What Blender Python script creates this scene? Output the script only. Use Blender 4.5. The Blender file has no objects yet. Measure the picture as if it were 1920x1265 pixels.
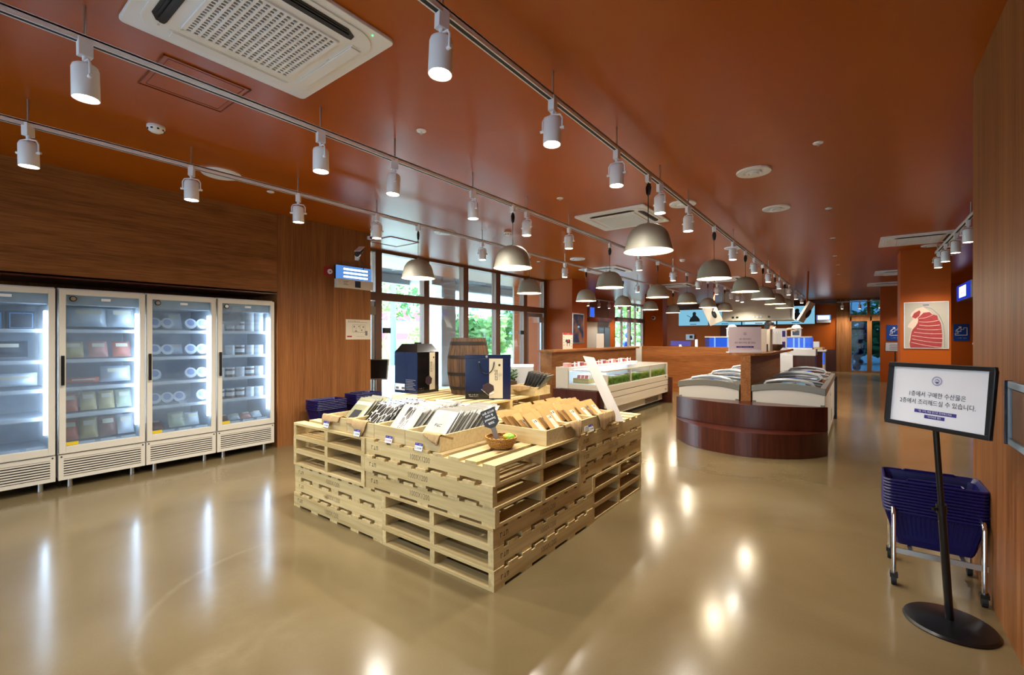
import bpy, bmesh, math, random
from mathutils import Matrix, Vector, Euler
R = math.radians
PI = math.pi
random.seed(7)
sc = bpy.context.scene
COL = sc.collection

# ------------------------------------------------------------------ camera, world, exposure
cam_d = bpy.data.cameras.new('camera')
cam = bpy.data.objects.new('camera', cam_d)
COL.objects.link(cam)
cam.location = (0, 0, 1.43)
cam.rotation_euler = (R(90), 0, R(37.095))
cam_d.sensor_width = 36.0
cam_d.lens = 36.0 * 853 / 1920
cam_d.clip_start = 0.02
cam_d.clip_end = 300
sc.camera = cam
sc.view_settings.view_transform = 'Standard'
sc.view_settings.look = 'None'
sc.view_settings.exposure = 1.02
sc.view_settings.gamma = 1.0
sc.view_settings.use_curve_mapping = False
sc.cycles.use_denoising = True
sc.cycles.max_bounces = 8
sc.cycles.diffuse_bounces = 4
sc.cycles.glossy_bounces = 4
sc.cycles.transmission_bounces = 6
sc.cycles.transparent_max_bounces = 16
sc.cycles.sample_clamp_indirect = 8.0
sc.cycles.caustics_reflective = False
sc.cycles.caustics_refractive = False

world = bpy.data.worlds.new('sky')
sc.world = world
world.use_nodes = True
bg = world.node_tree.nodes['Background']
bg.inputs[0].default_value = (0.80, 0.92, 1.0, 1)
bg.inputs[1].default_value = 9.5

SPOT_W, BULB_W = 42.0, 9.0
WARM = (1.0, 0.94, 0.84)
spot_data = bpy.data.lights.new('track_spot', 'SPOT')
spot_data.energy = SPOT_W
spot_data.color = WARM
spot_data.spot_size = R(135)
spot_data.spot_blend = 0.7
spot_data.shadow_soft_size = 0.045
bulb_data = bpy.data.lights.new('pendant_bulb', 'POINT')
bulb_data.energy = BULB_W
bulb_data.color = (1.0, 0.90, 0.74)
bulb_data.shadow_soft_size = 0.05

# ------------------------------------------------------------------ materials
def lin(c):
    o = []
    for x in c[:3]:
        x = x / 255.0
        o.append(x / 12.92 if x <= 0.04045 else ((x + 0.055) / 1.055) ** 2.4)
    return (o[0], o[1], o[2], 1.0)

def nmat(name):
    m = bpy.data.materials.new(name)
    m.use_nodes = True
    nt = m.node_tree
    return m, nt, nt.nodes['Principled BSDF']

def link(nt, a, ao, b, bi):
    nt.links.new(a.outputs[ao], b.inputs[bi])

def M(name, col, rough=0.5, metal=0.0, spec=0.5, coat=0.0, noise=None, rnd=0.0, sub=0.0):
    """flat colour with an optional soft noise mottling and per-object tone"""
    m, nt, b = nmat(name)
    b.inputs['Base Color'].default_value = lin(col)
    b.inputs['Roughness'].default_value = rough
    b.inputs['Metallic'].default_value = metal
    b.inputs['Specular IOR Level'].default_value = spec
    b.inputs['Coat Weight'].default_value = coat
    b.inputs['Coat Roughness'].default_value = 0.12
    if noise or rnd:
        tc = nt.nodes.new('ShaderNodeTexCoord')
        n = nt.nodes.new('ShaderNodeTexNoise')
        n.inputs['Scale'].default_value = noise[0] if noise else 1.0
        n.inputs['Detail'].default_value = 4
        link(nt, tc, 'Object', n, 'Vector')
        mr = nt.nodes.new('ShaderNodeMapRange')
        a = noise[1] if noise else 0.0
        mr.inputs['To Min'].default_value = 1 - a
        mr.inputs['To Max'].default_value = 1 + a
        link(nt, n, 'Fac', mr, 'Value')
        oi = nt.nodes.new('ShaderNodeObjectInfo')
        mr2 = nt.nodes.new('ShaderNodeMapRange')
        mr2.inputs['To Min'].default_value = 1 - rnd
        mr2.inputs['To Max'].default_value = 1 + rnd
        link(nt, oi, 'Random', mr2, 'Value')
        mu = nt.nodes.new('ShaderNodeMath'); mu.operation = 'MULTIPLY'
        link(nt, mr, 'Result', mu, 0); link(nt, mr2, 'Result', mu, 1)
        hs = nt.nodes.new('ShaderNodeHueSaturation')
        hs.inputs['Color'].default_value = lin(col)
        link(nt, mu, 'Value', hs, 'Value')
        link(nt, hs, 'Color', b, 'Base Color')
    return m

def emit(name, col, strength):
    m = bpy.data.materials.new(name)
    m.use_nodes = True
    nt = m.node_tree
    nt.nodes.remove(nt.nodes['Principled BSDF'])
    e = nt.nodes.new('ShaderNodeEmission')
    e.inputs[0].default_value = lin(col)
    e.inputs[1].default_value = strength
    link(nt, e, 0, nt.nodes['Material Output'], 0)
    return m

def wood(name, c1, c2, axis=0, fine=60.0, coarse=5.0, rough=0.45, rnd=0.0, knots=False, spec=0.4, stretch=0.05):
    """grain runs along AXIS in object space"""
    m, nt, b = nmat(name)
    tc = nt.nodes.new('ShaderNodeTexCoord')
    oi = nt.nodes.new('ShaderNodeObjectInfo')
    mp = nt.nodes.new('ShaderNodeMapping')
    s = [1.0, 1.0, 1.0]; s[axis] = stretch
    mp.inputs['Scale'].default_value = s
    va = nt.nodes.new('ShaderNodeVectorMath'); va.operation = 'ADD'
    sc3 = nt.nodes.new('ShaderNodeVectorMath'); sc3.operation = 'SCALE'
    cx = nt.nodes.new('ShaderNodeCombineXYZ')
    for i in range(3):
        link(nt, oi, 'Random', cx, i)
    link(nt, cx, 0, sc3, 0); sc3.inputs['Scale'].default_value = 13.0 if rnd else 0.0
    link(nt, tc, 'Object', va, 0); link(nt, sc3, 0, va, 1)
    link(nt, va, 0, mp, 'Vector')
    n1 = nt.nodes.new('ShaderNodeTexNoise'); n1.inputs['Scale'].default_value = fine; n1.inputs['Detail'].default_value = 3
    n2 = nt.nodes.new('ShaderNodeTexNoise'); n2.inputs['Scale'].default_value = coarse; n2.inputs['Detail'].default_value = 5
    n2.inputs['Distortion'].default_value = 0.6
    link(nt, mp, 'Vector', n1, 'Vector'); link(nt, mp, 'Vector', n2, 'Vector')
    mix = nt.nodes.new('ShaderNodeMix'); mix.data_type = 'FLOAT'; mix.inputs[0].default_value = 0.5
    link(nt, n1, 'Fac', mix, 2); link(nt, n2, 'Fac', mix, 3)
    cr = nt.nodes.new('ShaderNodeValToRGB')
    cr.color_ramp.elements[0].position = 0.36; cr.color_ramp.elements[0].color = lin(c1)
    cr.color_ramp.elements[1].position = 0.62; cr.color_ramp.elements[1].color = lin(c2)
    link(nt, mix, 0, cr, 'Fac')
    out = cr
    if knots:
        vo = nt.nodes.new('ShaderNodeTexVoronoi'); vo.inputs['Scale'].default_value = 2.6
        mp2 = nt.nodes.new('ShaderNodeMapping'); s2 = [1.6, 1.6, 1.6]; s2[axis] = 0.7
        mp2.inputs['Scale'].default_value = s2
        link(nt, va, 0, mp2, 'Vector'); link(nt, mp2, 'Vector', vo, 'Vector')
        k = nt.nodes.new('ShaderNodeMapRange'); k.inputs['From Min'].default_value = 0.03; k.inputs['From Max'].default_value = 0.09
        link(nt, vo, 'Distance', k, 'Value')
        mc = nt.nodes.new('ShaderNodeMix'); mc.data_type = 'RGBA'
        mc.inputs[6].default_value = lin((120, 84, 44))
        link(nt, k, 'Result', mc, 0); link(nt, cr, 'Color', mc, 7)
        out = mc
    hs = nt.nodes.new('ShaderNodeHueSaturation')
    mr2 = nt.nodes.new('ShaderNodeMapRange')
    mr2.inputs['To Min'].default_value = 1 - rnd
    mr2.inputs['To Max'].default_value = 1 + rnd * 0.6
    link(nt, oi, 'Random', mr2, 'Value'); link(nt, mr2, 'Result', hs, 'Value')
    nt.links.new(out.outputs[2] if knots else out.outputs['Color'], hs.inputs['Color'])
    link(nt, hs, 'Color', b, 'Base Color')
    b.inputs['Roughness'].default_value = rough
    b.inputs['Specular IOR Level'].default_value = spec
    return m

def glass(name, tint=(235, 245, 250), gloss=1.0, fog=0.0):
    """a thin pane: clear, with reflections, and with a fogged film where the photo shows one"""
    m = bpy.data.materials.new(name)
    m.use_nodes = True
    nt = m.node_tree
    nt.nodes.remove(nt.nodes['Principled BSDF'])
    tr = nt.nodes.new('ShaderNodeBsdfTransparent'); tr.inputs[0].default_value = lin(tint)
    gl = nt.nodes.new('ShaderNodeBsdfGlossy'); gl.inputs['Roughness'].default_value = 0.03
    fr = nt.nodes.new('ShaderNodeFresnel'); fr.inputs[0].default_value = 1.45
    mu = nt.nodes.new('ShaderNodeMath'); mu.operation = 'MULTIPLY'; mu.inputs[1].default_value = gloss
    link(nt, fr, 0, mu, 0)
    mx = nt.nodes.new('ShaderNodeMixShader')
    link(nt, mu, 0, mx, 0); link(nt, tr, 0, mx, 1); link(nt, gl, 0, mx, 2)
    last = mx
    if fog:
        t1 = nt.nodes.new('ShaderNodeBsdfTranslucent'); t1.inputs[0].default_value = lin((215, 228, 240))
        t2 = nt.nodes.new('ShaderNodeBsdfDiffuse'); t2.inputs[0].default_value = lin((215, 228, 240))
        tl = nt.nodes.new('ShaderNodeMixShader'); tl.inputs[0].default_value = .4
        link(nt, t1, 0, tl, 1); link(nt, t2, 0, tl, 2)
        oi = nt.nodes.new('ShaderNodeObjectInfo'); va = nt.nodes.new('ShaderNodeVectorMath'); va.operation = 'ADD'
        tc = nt.nodes.new('ShaderNodeTexCoord')
        n = nt.nodes.new('ShaderNodeTexNoise'); n.inputs['Scale'].default_value = 2.2; n.inputs['Detail'].default_value = 3
        link(nt, tc, 'Object', va, 0); link(nt, oi, 'Location', va, 1); link(nt, va, 0, n, 'Vector')
        mr = nt.nodes.new('ShaderNodeMapRange'); mr.inputs['From Min'].default_value = 0.3; mr.inputs['From Max'].default_value = 0.7
        mr.inputs['To Min'].default_value = fog * 0.25; mr.inputs['To Max'].default_value = fog * 1.3
        link(nt, n, 'Fac', mr, 'Value')
        m2 = nt.nodes.new('ShaderNodeMixShader')
        link(nt, mr, 0, m2, 0); link(nt, mx, 0, m2, 1); link(nt, tl, 0, m2, 2)
        last = m2
    link(nt, last, 0, nt.nodes['Material Output'], 0)
    return m

def floor_mat():
    m, nt, b = nmat('polished_concrete')
    tc = nt.nodes.new('ShaderNodeTexCoord')
    n1 = nt.nodes.new('ShaderNodeTexNoise'); n1.inputs['Scale'].default_value = 0.9; n1.inputs['Detail'].default_value = 6; n1.inputs['Distortion'].default_value = 0.8
    n2 = nt.nodes.new('ShaderNodeTexNoise'); n2.inputs['Scale'].default_value = 90; n2.inputs['Detail'].default_value = 2
    link(nt, tc, 'Object', n1, 'Vector'); link(nt, tc, 'Object', n2, 'Vector')
    cr = nt.nodes.new('ShaderNodeValToRGB')
    cr.color_ramp.elements[0].position = 0.3; cr.color_ramp.elements[0].color = lin((108, 93, 64))
    cr.color_ramp.elements[1].position = 0.7; cr.color_ramp.elements[1].color = lin((125, 109, 78))
    link(nt, n1, 'Fac', cr, 'Fac')
    # swept polishing arcs left by the grinder, paler scuffs with their own shape
    last = None
    for (cx, cy, r0, w, amt) in ((-2.45, 1.42, 0.82, 0.03, .5), (-1.55, 1.0, 0.75, 0.14, .8), (-1.75, 1.25, 0.55, 0.10, .5), (-2.5, 1.6, 0.62, 0.2, .35)):
        su = nt.nodes.new('ShaderNodeVectorMath'); su.operation = 'SUBTRACT'; su.inputs[1].default_value = (cx, cy, 0)
        link(nt, tc, 'Object', su, 0)
        ln = nt.nodes.new('ShaderNodeVectorMath'); ln.operation = 'LENGTH'
        link(nt, su, 0, ln, 0)
        d = nt.nodes.new('ShaderNodeMath'); d.operation = 'SUBTRACT'; d.inputs[1].default_value = r0
        nt.links.new(ln.outputs['Value'], d.inputs[0])
        ab = nt.nodes.new('ShaderNodeMath'); ab.operation = 'ABSOLUTE'; link(nt, d, 0, ab, 0)
        mr = nt.nodes.new('ShaderNodeMapRange'); mr.inputs['From Max'].default_value = w
        mr.inputs['To Min'].default_value = amt; mr.inputs['To Max'].default_value = 0
        link(nt, ab, 0, mr, 'Value')
        # only on the side away from the pallets
        dt = nt.nodes.new('ShaderNodeVectorMath'); dt.operation = 'DOT_PRODUCT'; dt.inputs[1].default_value = (-.3, -.95, 0)
        nv = nt.nodes.new('ShaderNodeVectorMath'); nv.operation = 'NORMALIZE'; link(nt, su, 0, nv, 0)
        link(nt, nv, 0, dt, 0)
        g = nt.nodes.new('ShaderNodeMapRange'); g.inputs['From Min'].default_value = 0.1; g.inputs['From Max'].default_value = 0.5
        nt.links.new(dt.outputs['Value'], g.inputs['Value'])
        mu = nt.nodes.new('ShaderNodeMath'); mu.operation = 'MULTIPLY'; link(nt, mr, 0, mu, 0); link(nt, g, 0, mu, 1)
        if last is None:
            last = mu
        else:
            mxx = nt.nodes.new('ShaderNodeMath'); mxx.operation = 'MAXIMUM'
            link(nt, last, 0, mxx, 0); link(nt, mu, 0, mxx, 1); last = mxx
    n3 = nt.nodes.new('ShaderNodeTexNoise'); n3.inputs['Scale'].default_value = 14; link(nt, tc, 'Object', n3, 'Vector')
    ms = nt.nodes.new('ShaderNodeMath'); ms.operation = 'MULTIPLY'; link(nt, last, 0, ms, 0); link(nt, n3, 'Fac', ms, 1)
    mc = nt.nodes.new('ShaderNodeMix'); mc.data_type = 'RGBA'; mc.inputs[7].default_value = lin((150, 136, 108))
    link(nt, ms, 0, mc, 0); link(nt, cr, 'Color', mc, 6)
    hs = nt.nodes.new('ShaderNodeHueSaturation')
    m4 = nt.nodes.new('ShaderNodeMapRange'); m4.inputs['To Min'].default_value = 0.93; m4.inputs['To Max'].default_value = 1.05
    link(nt, n2, 'Fac', m4, 'Value'); link(nt, m4, 0, hs, 'Value')
    nt.links.new(mc.outputs[2], hs.inputs['Color'])
    link(nt, hs, 'Color', b, 'Base Color')
    rr = nt.nodes.new('ShaderNodeMapRange'); rr.inputs['To Min'].default_value = 0.11; rr.inputs['To Max'].default_value = 0.22
    link(nt, n1, 'Fac', rr, 'Value'); link(nt, rr, 0, b, 'Roughness')
    b.inputs['Specular IOR Level'].default_value = 0.6
    bp = nt.nodes.new('ShaderNodeBump'); bp.inputs['Strength'].default_value = 0.06; bp.inputs['Distance'].default_value = 0.01
    n5 = nt.nodes.new('ShaderNodeTexNoise'); n5.inputs['Scale'].default_value = 7; n5.inputs['Detail'].default_value = 3
    link(nt, tc, 'Object', n5, 'Vector')
    link(nt, n5, 'Fac', bp, 'Height'); link(nt, bp, 0, b, 'Normal')
    return m

def pattern_black():
    """black film printed with pale strokes"""
    m, nt, b = nmat('black_printed_film')
    tc = nt.nodes.new('ShaderNodeTexCoord')
    mp = nt.nodes.new('ShaderNodeMapping'); mp.inputs['Rotation'].default_value = (0, 0, 0.5); mp.inputs['Scale'].default_value = (1, 1, .45)
    vo = nt.nodes.new('ShaderNodeTexVoronoi'); vo.feature = 'DISTANCE_TO_EDGE'; vo.inputs['Scale'].default_value = 26
    link(nt, tc, 'Object', mp, 'Vector'); link(nt, mp, 'Vector', vo, 'Vector')
    cr = nt.nodes.new('ShaderNodeValToRGB')
    cr.color_ramp.elements[0].position = 0.03; cr.color_ramp.elements[0].color = lin((205, 203, 190))
    cr.color_ramp.elements[1].position = 0.06; cr.color_ramp.elements[1].color = lin((26, 22, 20))
    link(nt, vo, 'Distance', cr, 'Fac'); link(nt, cr, 'Color', b, 'Base Color')
    b.inputs['Roughness'].default_value = 0.25
    return m

def wicker_mat():
    m, nt, b = nmat('woven_wicker')
    tc = nt.nodes.new('ShaderNodeTexCoord')
    w = nt.nodes.new('ShaderNodeTexWave'); w.bands_direction = 'Z'; w.inputs['Scale'].default_value = 26; w.inputs['Distortion'].default_value = 4; w.inputs['Detail Scale'].default_value = 6
    link(nt, tc, 'Object', w, 'Vector')
    cr = nt.nodes.new('ShaderNodeValToRGB')
    cr.color_ramp.elements[0].color = lin((108, 66, 22)); cr.color_ramp.elements[1].color = lin((206, 150, 70))
    link(nt, w, 'Color', cr, 'Fac'); link(nt, cr, 'Color', b, 'Base Color')
    bp = nt.nodes.new('ShaderNodeBump'); bp.inputs['Strength'].default_value = 0.6; bp.inputs['Distance'].default_value = .004
    link(nt, w, 'Color', bp, 'Height'); link(nt, bp, 0, b, 'Normal')
    b.inputs['Roughness'].default_value = .55
    return m

m_floor = floor_mat()
m_ceil = M('terracotta_ceiling_paint', (170, 86, 8), rough=0.3, spec=0.3, noise=(1.3, .05))
m_orange = M('terracotta_wall_paint', (176, 82, 14), rough=0.45, spec=.25, noise=(2, .04))
m_wood_h = wood('oak_veneer_across', (116, 72, 38), (158, 104, 60), axis=1, fine=70, coarse=7, rough=.42, stretch=.05, spec=.12)
m_wood_v = wood('oak_veneer_upright', (120, 74, 40), (156, 103, 60), axis=2, fine=70, coarse=9, rough=.42, stretch=.03, spec=.12)
m_wood_bar = wood('oak_veneer_bar', (124, 72, 36), (168, 106, 58), axis=0, fine=70, coarse=8, rough=.4, stretch=.05, spec=.12)
m_dark = wood('dark_walnut', (58, 22, 13), (84, 36, 22), axis=2, fine=50, coarse=6, rough=.28, spec=.5)
m_pal = wood('raw_pine', (182, 156, 104), (216, 194, 143), axis=0, fine=40, coarse=6, rough=.7, rnd=.12, knots=True, spec=.2)
m_pal_end = wood('raw_pine_deck', (186, 160, 108), (216, 194, 145), axis=1, fine=40, coarse=6, rough=.7, rnd=.10, knots=True, spec=.2)
m_crate = wood('pale_pine_crate', (192, 166, 116), (216, 196, 149), axis=0, fine=50, coarse=5, rough=.6, rnd=.06, spec=.25)
m_white = M('white_powder_coat', (236, 239, 244), rough=.4)
m_whiteplastic = M('white_plastic', (238, 242, 248), rough=.35)
m_cream = M('cream_card', (222, 214, 196), rough=.7)
m_board = M('white_foam_board', (200, 194, 188), rough=.6)
m_black = M('black_plastic', (14, 14, 16), rough=.35)
m_blackmetal = M('black_metal', (12, 12, 14), rough=.3, spec=.5)
m_groove = M('dark_groove', (8, 8, 9), rough=.6)
m_grey = M('grey_shade', (150, 147, 133), rough=.55, spec=.5)
m_shade_in = M('cream_shade_inside', (246, 236, 206), rough=.5)
m_frame = M('bronze_window_frame', (118, 84, 66), rough=.4, metal=.2)
m_alu = M('aluminium_door_frame', (150, 150, 150), rough=.35, metal=.6)
m_chrome = M('chrome_tube', (225, 225, 228), rough=.12, metal=1.0)
m_handle = M('pale_silver_handle', (206, 210, 214), rough=.3, metal=.25)
m_steel = M('brushed_steel', (190, 188, 182), rough=.3, metal=.9)
m_fridge = M('fridge_enamel', (216, 210, 196), rough=.35)
m_fridge_in = M('fridge_liner', (205, 212, 220), rough=.5)
m_lightbox = M('fridge_header', (222, 226, 228), rough=.4)
m_blue = M('navy_basket_plastic', (17, 15, 84), rough=.35)
m_rubber = M('black_rubber', (16, 16, 17), rough=.7)
m_sheet = M('white_print_paper', (240, 242, 250), rough=.45)
m_ink = M('black_ink', (24, 24, 30), rough=.7)
m_purple = M('indigo_print', (50, 44, 138), rough=.6)
m_red = M('red_print', (186, 32, 40), rough=.55)
m_redplate = M('red_call_plate', (150, 26, 24), rough=.4)
m_whiteprint = M('white_print', (240, 240, 240), rough=.6)
m_greyink = M('grey_ink', (120, 120, 128), rough=.7)
m_stamp = M('stencil_ink', (110, 92, 66), rough=.8)
m_navybox = M('navy_gift_card', (17, 31, 66), rough=.2, coat=.3)
m_blackbox = M('black_gift_card', (10, 9, 11), rough=.22, coat=.3)
m_label = M('beige_label', (206, 194, 164), rough=.6)
m_choc = M('dark_seaweed_block', (52, 34, 40), rough=.5, noise=(60, .4))
m_barrel = wood('weathered_barrel_oak', (62, 42, 26), (106, 76, 48), axis=2, fine=40, coarse=8, rough=.7)
m_hoop = M('rusty_iron_hoop', (44, 36, 32), rough=.6, metal=.5)
m_packw = M('white_film', (180, 177, 166), rough=.25, rnd=.05)
m_packs = M('silver_film', (172, 170, 158), rough=.22, metal=.35, rnd=.06)
m_packo = M('olive_film', (150, 148, 116), rough=.3, metal=.15, rnd=.06)
m_packk = pattern_black()
m_packback = M('grey_film_edge', (120, 122, 126), rough=.25, metal=.5, rnd=.2)
m_kraft = M('kraft_paper', (188, 146, 82), rough=.7, noise=(30, .05), rnd=.07)
m_sticker = M('pale_sticker', (228, 216, 188), rough=.5)
m_burlap = M('burlap_cloth', (176, 146, 102), rough=.95, noise=(160, .18))
m_wicker = wicker_mat()
m_green = M('green_wrapper', (130, 190, 50), rough=.25, noise=(40, .3))
m_yellow = M('yellow_wrapper', (220, 200, 60), rough=.3)
m_bulb = emit('bulb_glow', (255, 226, 168), 14.0)
m_lens = emit('spot_lens_glow', (255, 238, 200), 34.0)
m_led = emit('fridge_tube_glow', (222, 238, 255), 12.0)
m_caseled = emit('case_tube_glow', (236, 244, 255), 3.5)
m_pane = glass('clear_window_pane', (226, 240, 246), .5)
m_rearpane = glass('rear_shop_pane', (176, 180, 184), .6)
m_tint = glass('tinted_window_pane', (74, 98, 116), .7)
m_fog = glass('fogged_fridge_pane', (232, 242, 250), .5, fog=.24)
m_clear = glass('clear_case_glass', (238, 246, 248), .4)
m_lid = glass('freezer_lid_glass', (224, 236, 242), 1.0)
m_stone = M('pale_freezer_enamel', (214, 206, 192), rough=.4)
m_rim = M('grey_freezer_rim', (116, 112, 100), rough=.32)
m_case = M('cream_case_panel', (204, 191, 170), rough=.4)
m_gap = M('dark_case_gap', (70, 40, 32), rough=.5)
m_grass, _nt, _b = nmat('artificial_grass')
_d = _nt.nodes.new('ShaderNodeBsdfDiffuse'); _t = _nt.nodes.new('ShaderNodeBsdfTranslucent'); _m = _nt.nodes.new('ShaderNodeMixShader')
_tc = _nt.nodes.new('ShaderNodeTexCoord'); _n = _nt.nodes.new('ShaderNodeTexNoise'); _n.inputs['Scale'].default_value = 22
_c = _nt.nodes.new('ShaderNodeValToRGB'); _c.color_ramp.elements[0].position = .35; _c.color_ramp.elements[0].color = lin((112, 160, 56)); _c.color_ramp.elements[1].position = .65; _c.color_ramp.elements[1].color = lin((190, 224, 110))
link(_nt, _tc, 'Object', _n, 'Vector'); link(_nt, _n, 'Fac', _c, 'Fac')
for _q in (_d, _t): link(_nt, _c, 'Color', _q, 0)
link(_nt, _d, 0, _m, 1); link(_nt, _t, 0, _m, 2); link(_nt, _m, 0, _nt.nodes['Material Output'], 0)
_nt.nodes.remove(_b)
m_hood = M('beige_hood_paint', (218, 212, 190), rough=.35)
m_skin = M('skin', (214, 160, 128), rough=.5)
m_hair = M('black_hair', (18, 14, 13), rough=.5)
m_shirt = M('cream_shirt', (216, 206, 184), rough=.8)
m_trouser = M('dark_trousers', (40, 40, 46), rough=.8)
m_screen = emit('screen_glow', (140, 206, 236), 0.42)
m_screen2 = emit('screen_glow_pale', (190, 228, 244), 0.5)
m_tank = emit('tank_blue_glow', (60, 110, 240), 0.5)
m_tank2 = emit('tank_white_glow', (160, 190, 255), .6)
m_trap = emit('trap_tube_glow', (220, 240, 255), 3.0)
m_trapblue = emit('trap_blue_glow', (96, 150, 225), 0.45)
m_signblue = emit('lit_blue_sign', (40, 60, 190), 0.45)
m_signwhite = emit('lit_white_sign', (240, 236, 255), 0.9)
m_bluesign = M('blue_sign_plate', (18, 66, 150), rough=.4)
m_balloon_b = M('blue_balloon', (40, 90, 200), rough=.2)
m_balloon_w = M('white_balloon', (232, 236, 242), rough=.2)
m_rope = M('orange_rope', (156, 74, 24), rough=.8)
m_greenled = emit('green_lamp_glow', (60, 230, 120), 2.5)
# outside
m_pave = M('pale_pavement', (206, 208, 206), rough=.8, noise=(1.5, .05))
m_lawn = M('lawn_green', (120, 150, 70), rough=.9, noise=(3, .25))
m_facade = M('pale_blue_facade', (176, 196, 214), rough=.8)
m_facade2 = M('corrugated_grey_wall', (140, 160, 176), rough=.7)
m_winblue = M('blue_window', (70, 110, 160), rough=.2)
m_banner = M('pink_banner', (214, 74, 104), rough=.7)
m_canopy = M('dark_slatted_soffit', (46, 42, 44), rough=.8)
m_fascia = M('grey_fascia', (150, 150, 152), rough=.7)
m_pillar = M('white_stone_cladding', (226, 228, 230), rough=.7)
m_leaf = M('tree_leaf', (74, 116, 58), rough=.6, noise=(5, .3), rnd=.25)
m_leaf2 = M('pale_leaf', (130, 160, 86), rough=.6, noise=(5, .3), rnd=.25)
m_trunk = M('pale_birch_bark', (206, 202, 192), rough=.9, noise=(8, .2))
m_stake = M('timber_stake', (150, 118, 84), rough=.9)
m_lamppost = M('blue_grey_post', (92, 116, 140), rough=.5)

# ------------------------------------------------------------------ mesh helpers
class MB:
    def __init__(s):
        s.v = []; s.f = []; s.mi = []
    def add(s, vs, fs, mi=0, T=None):
        b = len(s.v)
        for p in vs:
            p = Vector(p)
            s.v.append(tuple(T @ p) if T else tuple(p))
        for q in fs:
            s.f.append([b + i for i in q]); s.mi.append(mi)
        return s
    def box(s, x0, x1, y0, y1, z0, z1, mi=0, T=None):
        vs = [(x0, y0, z0), (x1, y0, z0), (x1, y1, z0), (x0, y1, z0), (x0, y0, z1), (x1, y0, z1), (x1, y1, z1), (x0, y1, z1)]
        fs = [(0, 3, 2, 1), (4, 5, 6, 7), (0, 1, 5, 4), (1, 2, 6, 5), (2, 3, 7, 6), (3, 0, 4, 7)]
        return s.add(vs, fs, mi, T)
    def hexa(s, b4, t4, mi=0):
        return s.add(list(b4) + list(t4), [(0, 3, 2, 1), (4, 5, 6, 7), (0, 1, 5, 4), (1, 2, 6, 5), (2, 3, 7, 6), (3, 0, 4, 7)], mi)
    def cyl(s, p0, p1, r0, r1=None, n=16, mi=0, cap=True, T=None, capmi=None):
        r1 = r0 if r1 is None else r1
        p0 = Vector(p0); p1 = Vector(p1); d = (p1 - p0)
        z = d.normalized() if d.length > 1e-9 else Vector((0, 0, 1))
        a = Vector((1, 0, 0)) if abs(z.x) < .9 else Vector((0, 1, 0))
        x = z.cross(a).normalized(); y = z.cross(x)
        vs = []
        for p, r in ((p0, r0), (p1, r1)):
            for i in range(n):
                t = 2 * PI * i / n
                vs.append(p + x * (r * math.cos(t)) + y * (r * math.sin(t)))
        fs = [(i, (i + 1) % n, n + (i + 1) % n, n + i) for i in range(n)]
        s.add(vs, fs, mi, T)
        if cap:
            cm = mi if capmi is None else capmi
            b = len(s.v) - 2 * n
            s.f.append([b + i for i in range(n)][::-1]); s.mi.append(cm)
            s.f.append([b + n + i for i in range(n)]); s.mi.append(cm)
        return s
    def lathe(s, prof, n=32, c=(0, 0, 0), mi=0, T=None, mifn=None):
        vs = []; fs = []; m = len(prof)
        for (r, z) in prof:
            for i in range(n):
                t = 2 * PI * i / n
                vs.append((c[0] + r * math.cos(t), c[1] + r * math.sin(t), c[2] + z))
        b = len(s.v)
        s.add(vs, [], mi, T)
        for k in range(m - 1):
            for i in range(n):
                s.f.append([b + k * n + i, b + k * n + (i + 1) % n, b + (k + 1) * n + (i + 1) % n, b + (k + 1) * n + i])
                s.mi.append(mifn(k) if mifn else mi)
        return s
    def tube(s, pts, r, n=8, mi=0, T=None):
        pts = [Vector(p) for p in pts]
        rings = []
        prev = None
        vs = []
        for i, p in enumerate(pts):
            if i == 0: d = pts[1] - p
            elif i == len(pts) - 1: d = p - pts[i - 1]
            else: d = (pts[i + 1] - pts[i - 1])
            d.normalize()
            if prev is None:
                a = Vector((0, 0, 1)) if abs(d.z) < .9 else Vector((1, 0, 0))
                x = d.cross(a).normalized()
            else:
                x = (prev - d * prev.dot(d)).normalized()
            prev = x
            y = d.cross(x)
            rr = r[i] if isinstance(r, (list, tuple)) else r
            for k in range(n):
                t = 2 * PI * k / n
                vs.append(p + x * (rr * math.cos(t)) + y * (rr * math.sin(t)))
        m = len(pts)
        fs = [(k * n + i, k * n + (i + 1) % n, (k + 1) * n + (i + 1) % n, (k + 1) * n + i) for k in range(m - 1) for i in range(n)]
        fs.append(tuple(range(n))[::-1]); fs.append(tuple((m - 1) * n + i for i in range(n)))
        return s.add(vs, fs, mi, T)
    def grid(s, fn, nu, nv, mi=0, mifn=None, flip=False, T=None):
        vs = [fn(i / nu, j / nv) for j in range(nv + 1) for i in range(nu + 1)]
        b = len(s.v)
        s.add(vs, [], mi, T)
        for j in range(nv):
            for i in range(nu):
                q = [b + j * (nu + 1) + i, b + j * (nu + 1) + i + 1, b + (j + 1) * (nu + 1) + i + 1, b + (j + 1) * (nu + 1) + i]
                s.f.append(q[::-1] if flip else q)
                s.mi.append(mifn((i + .5) / nu, (j + .5) / nv) if mifn else mi)
        return s
    def prism(s, poly, z0, z1, mi=0, T=None):
        n = len(poly)
        vs = [(p[0], p[1], z0) for p in poly] + [(p[0], p[1], z1) for p in poly]
        fs = [tuple(range(n))[::-1], tuple(n + i for i in range(n))] + [(i, (i + 1) % n, n + (i + 1) % n, n + i) for i in range(n)]
        return s.add(vs, fs, mi, T)
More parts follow.
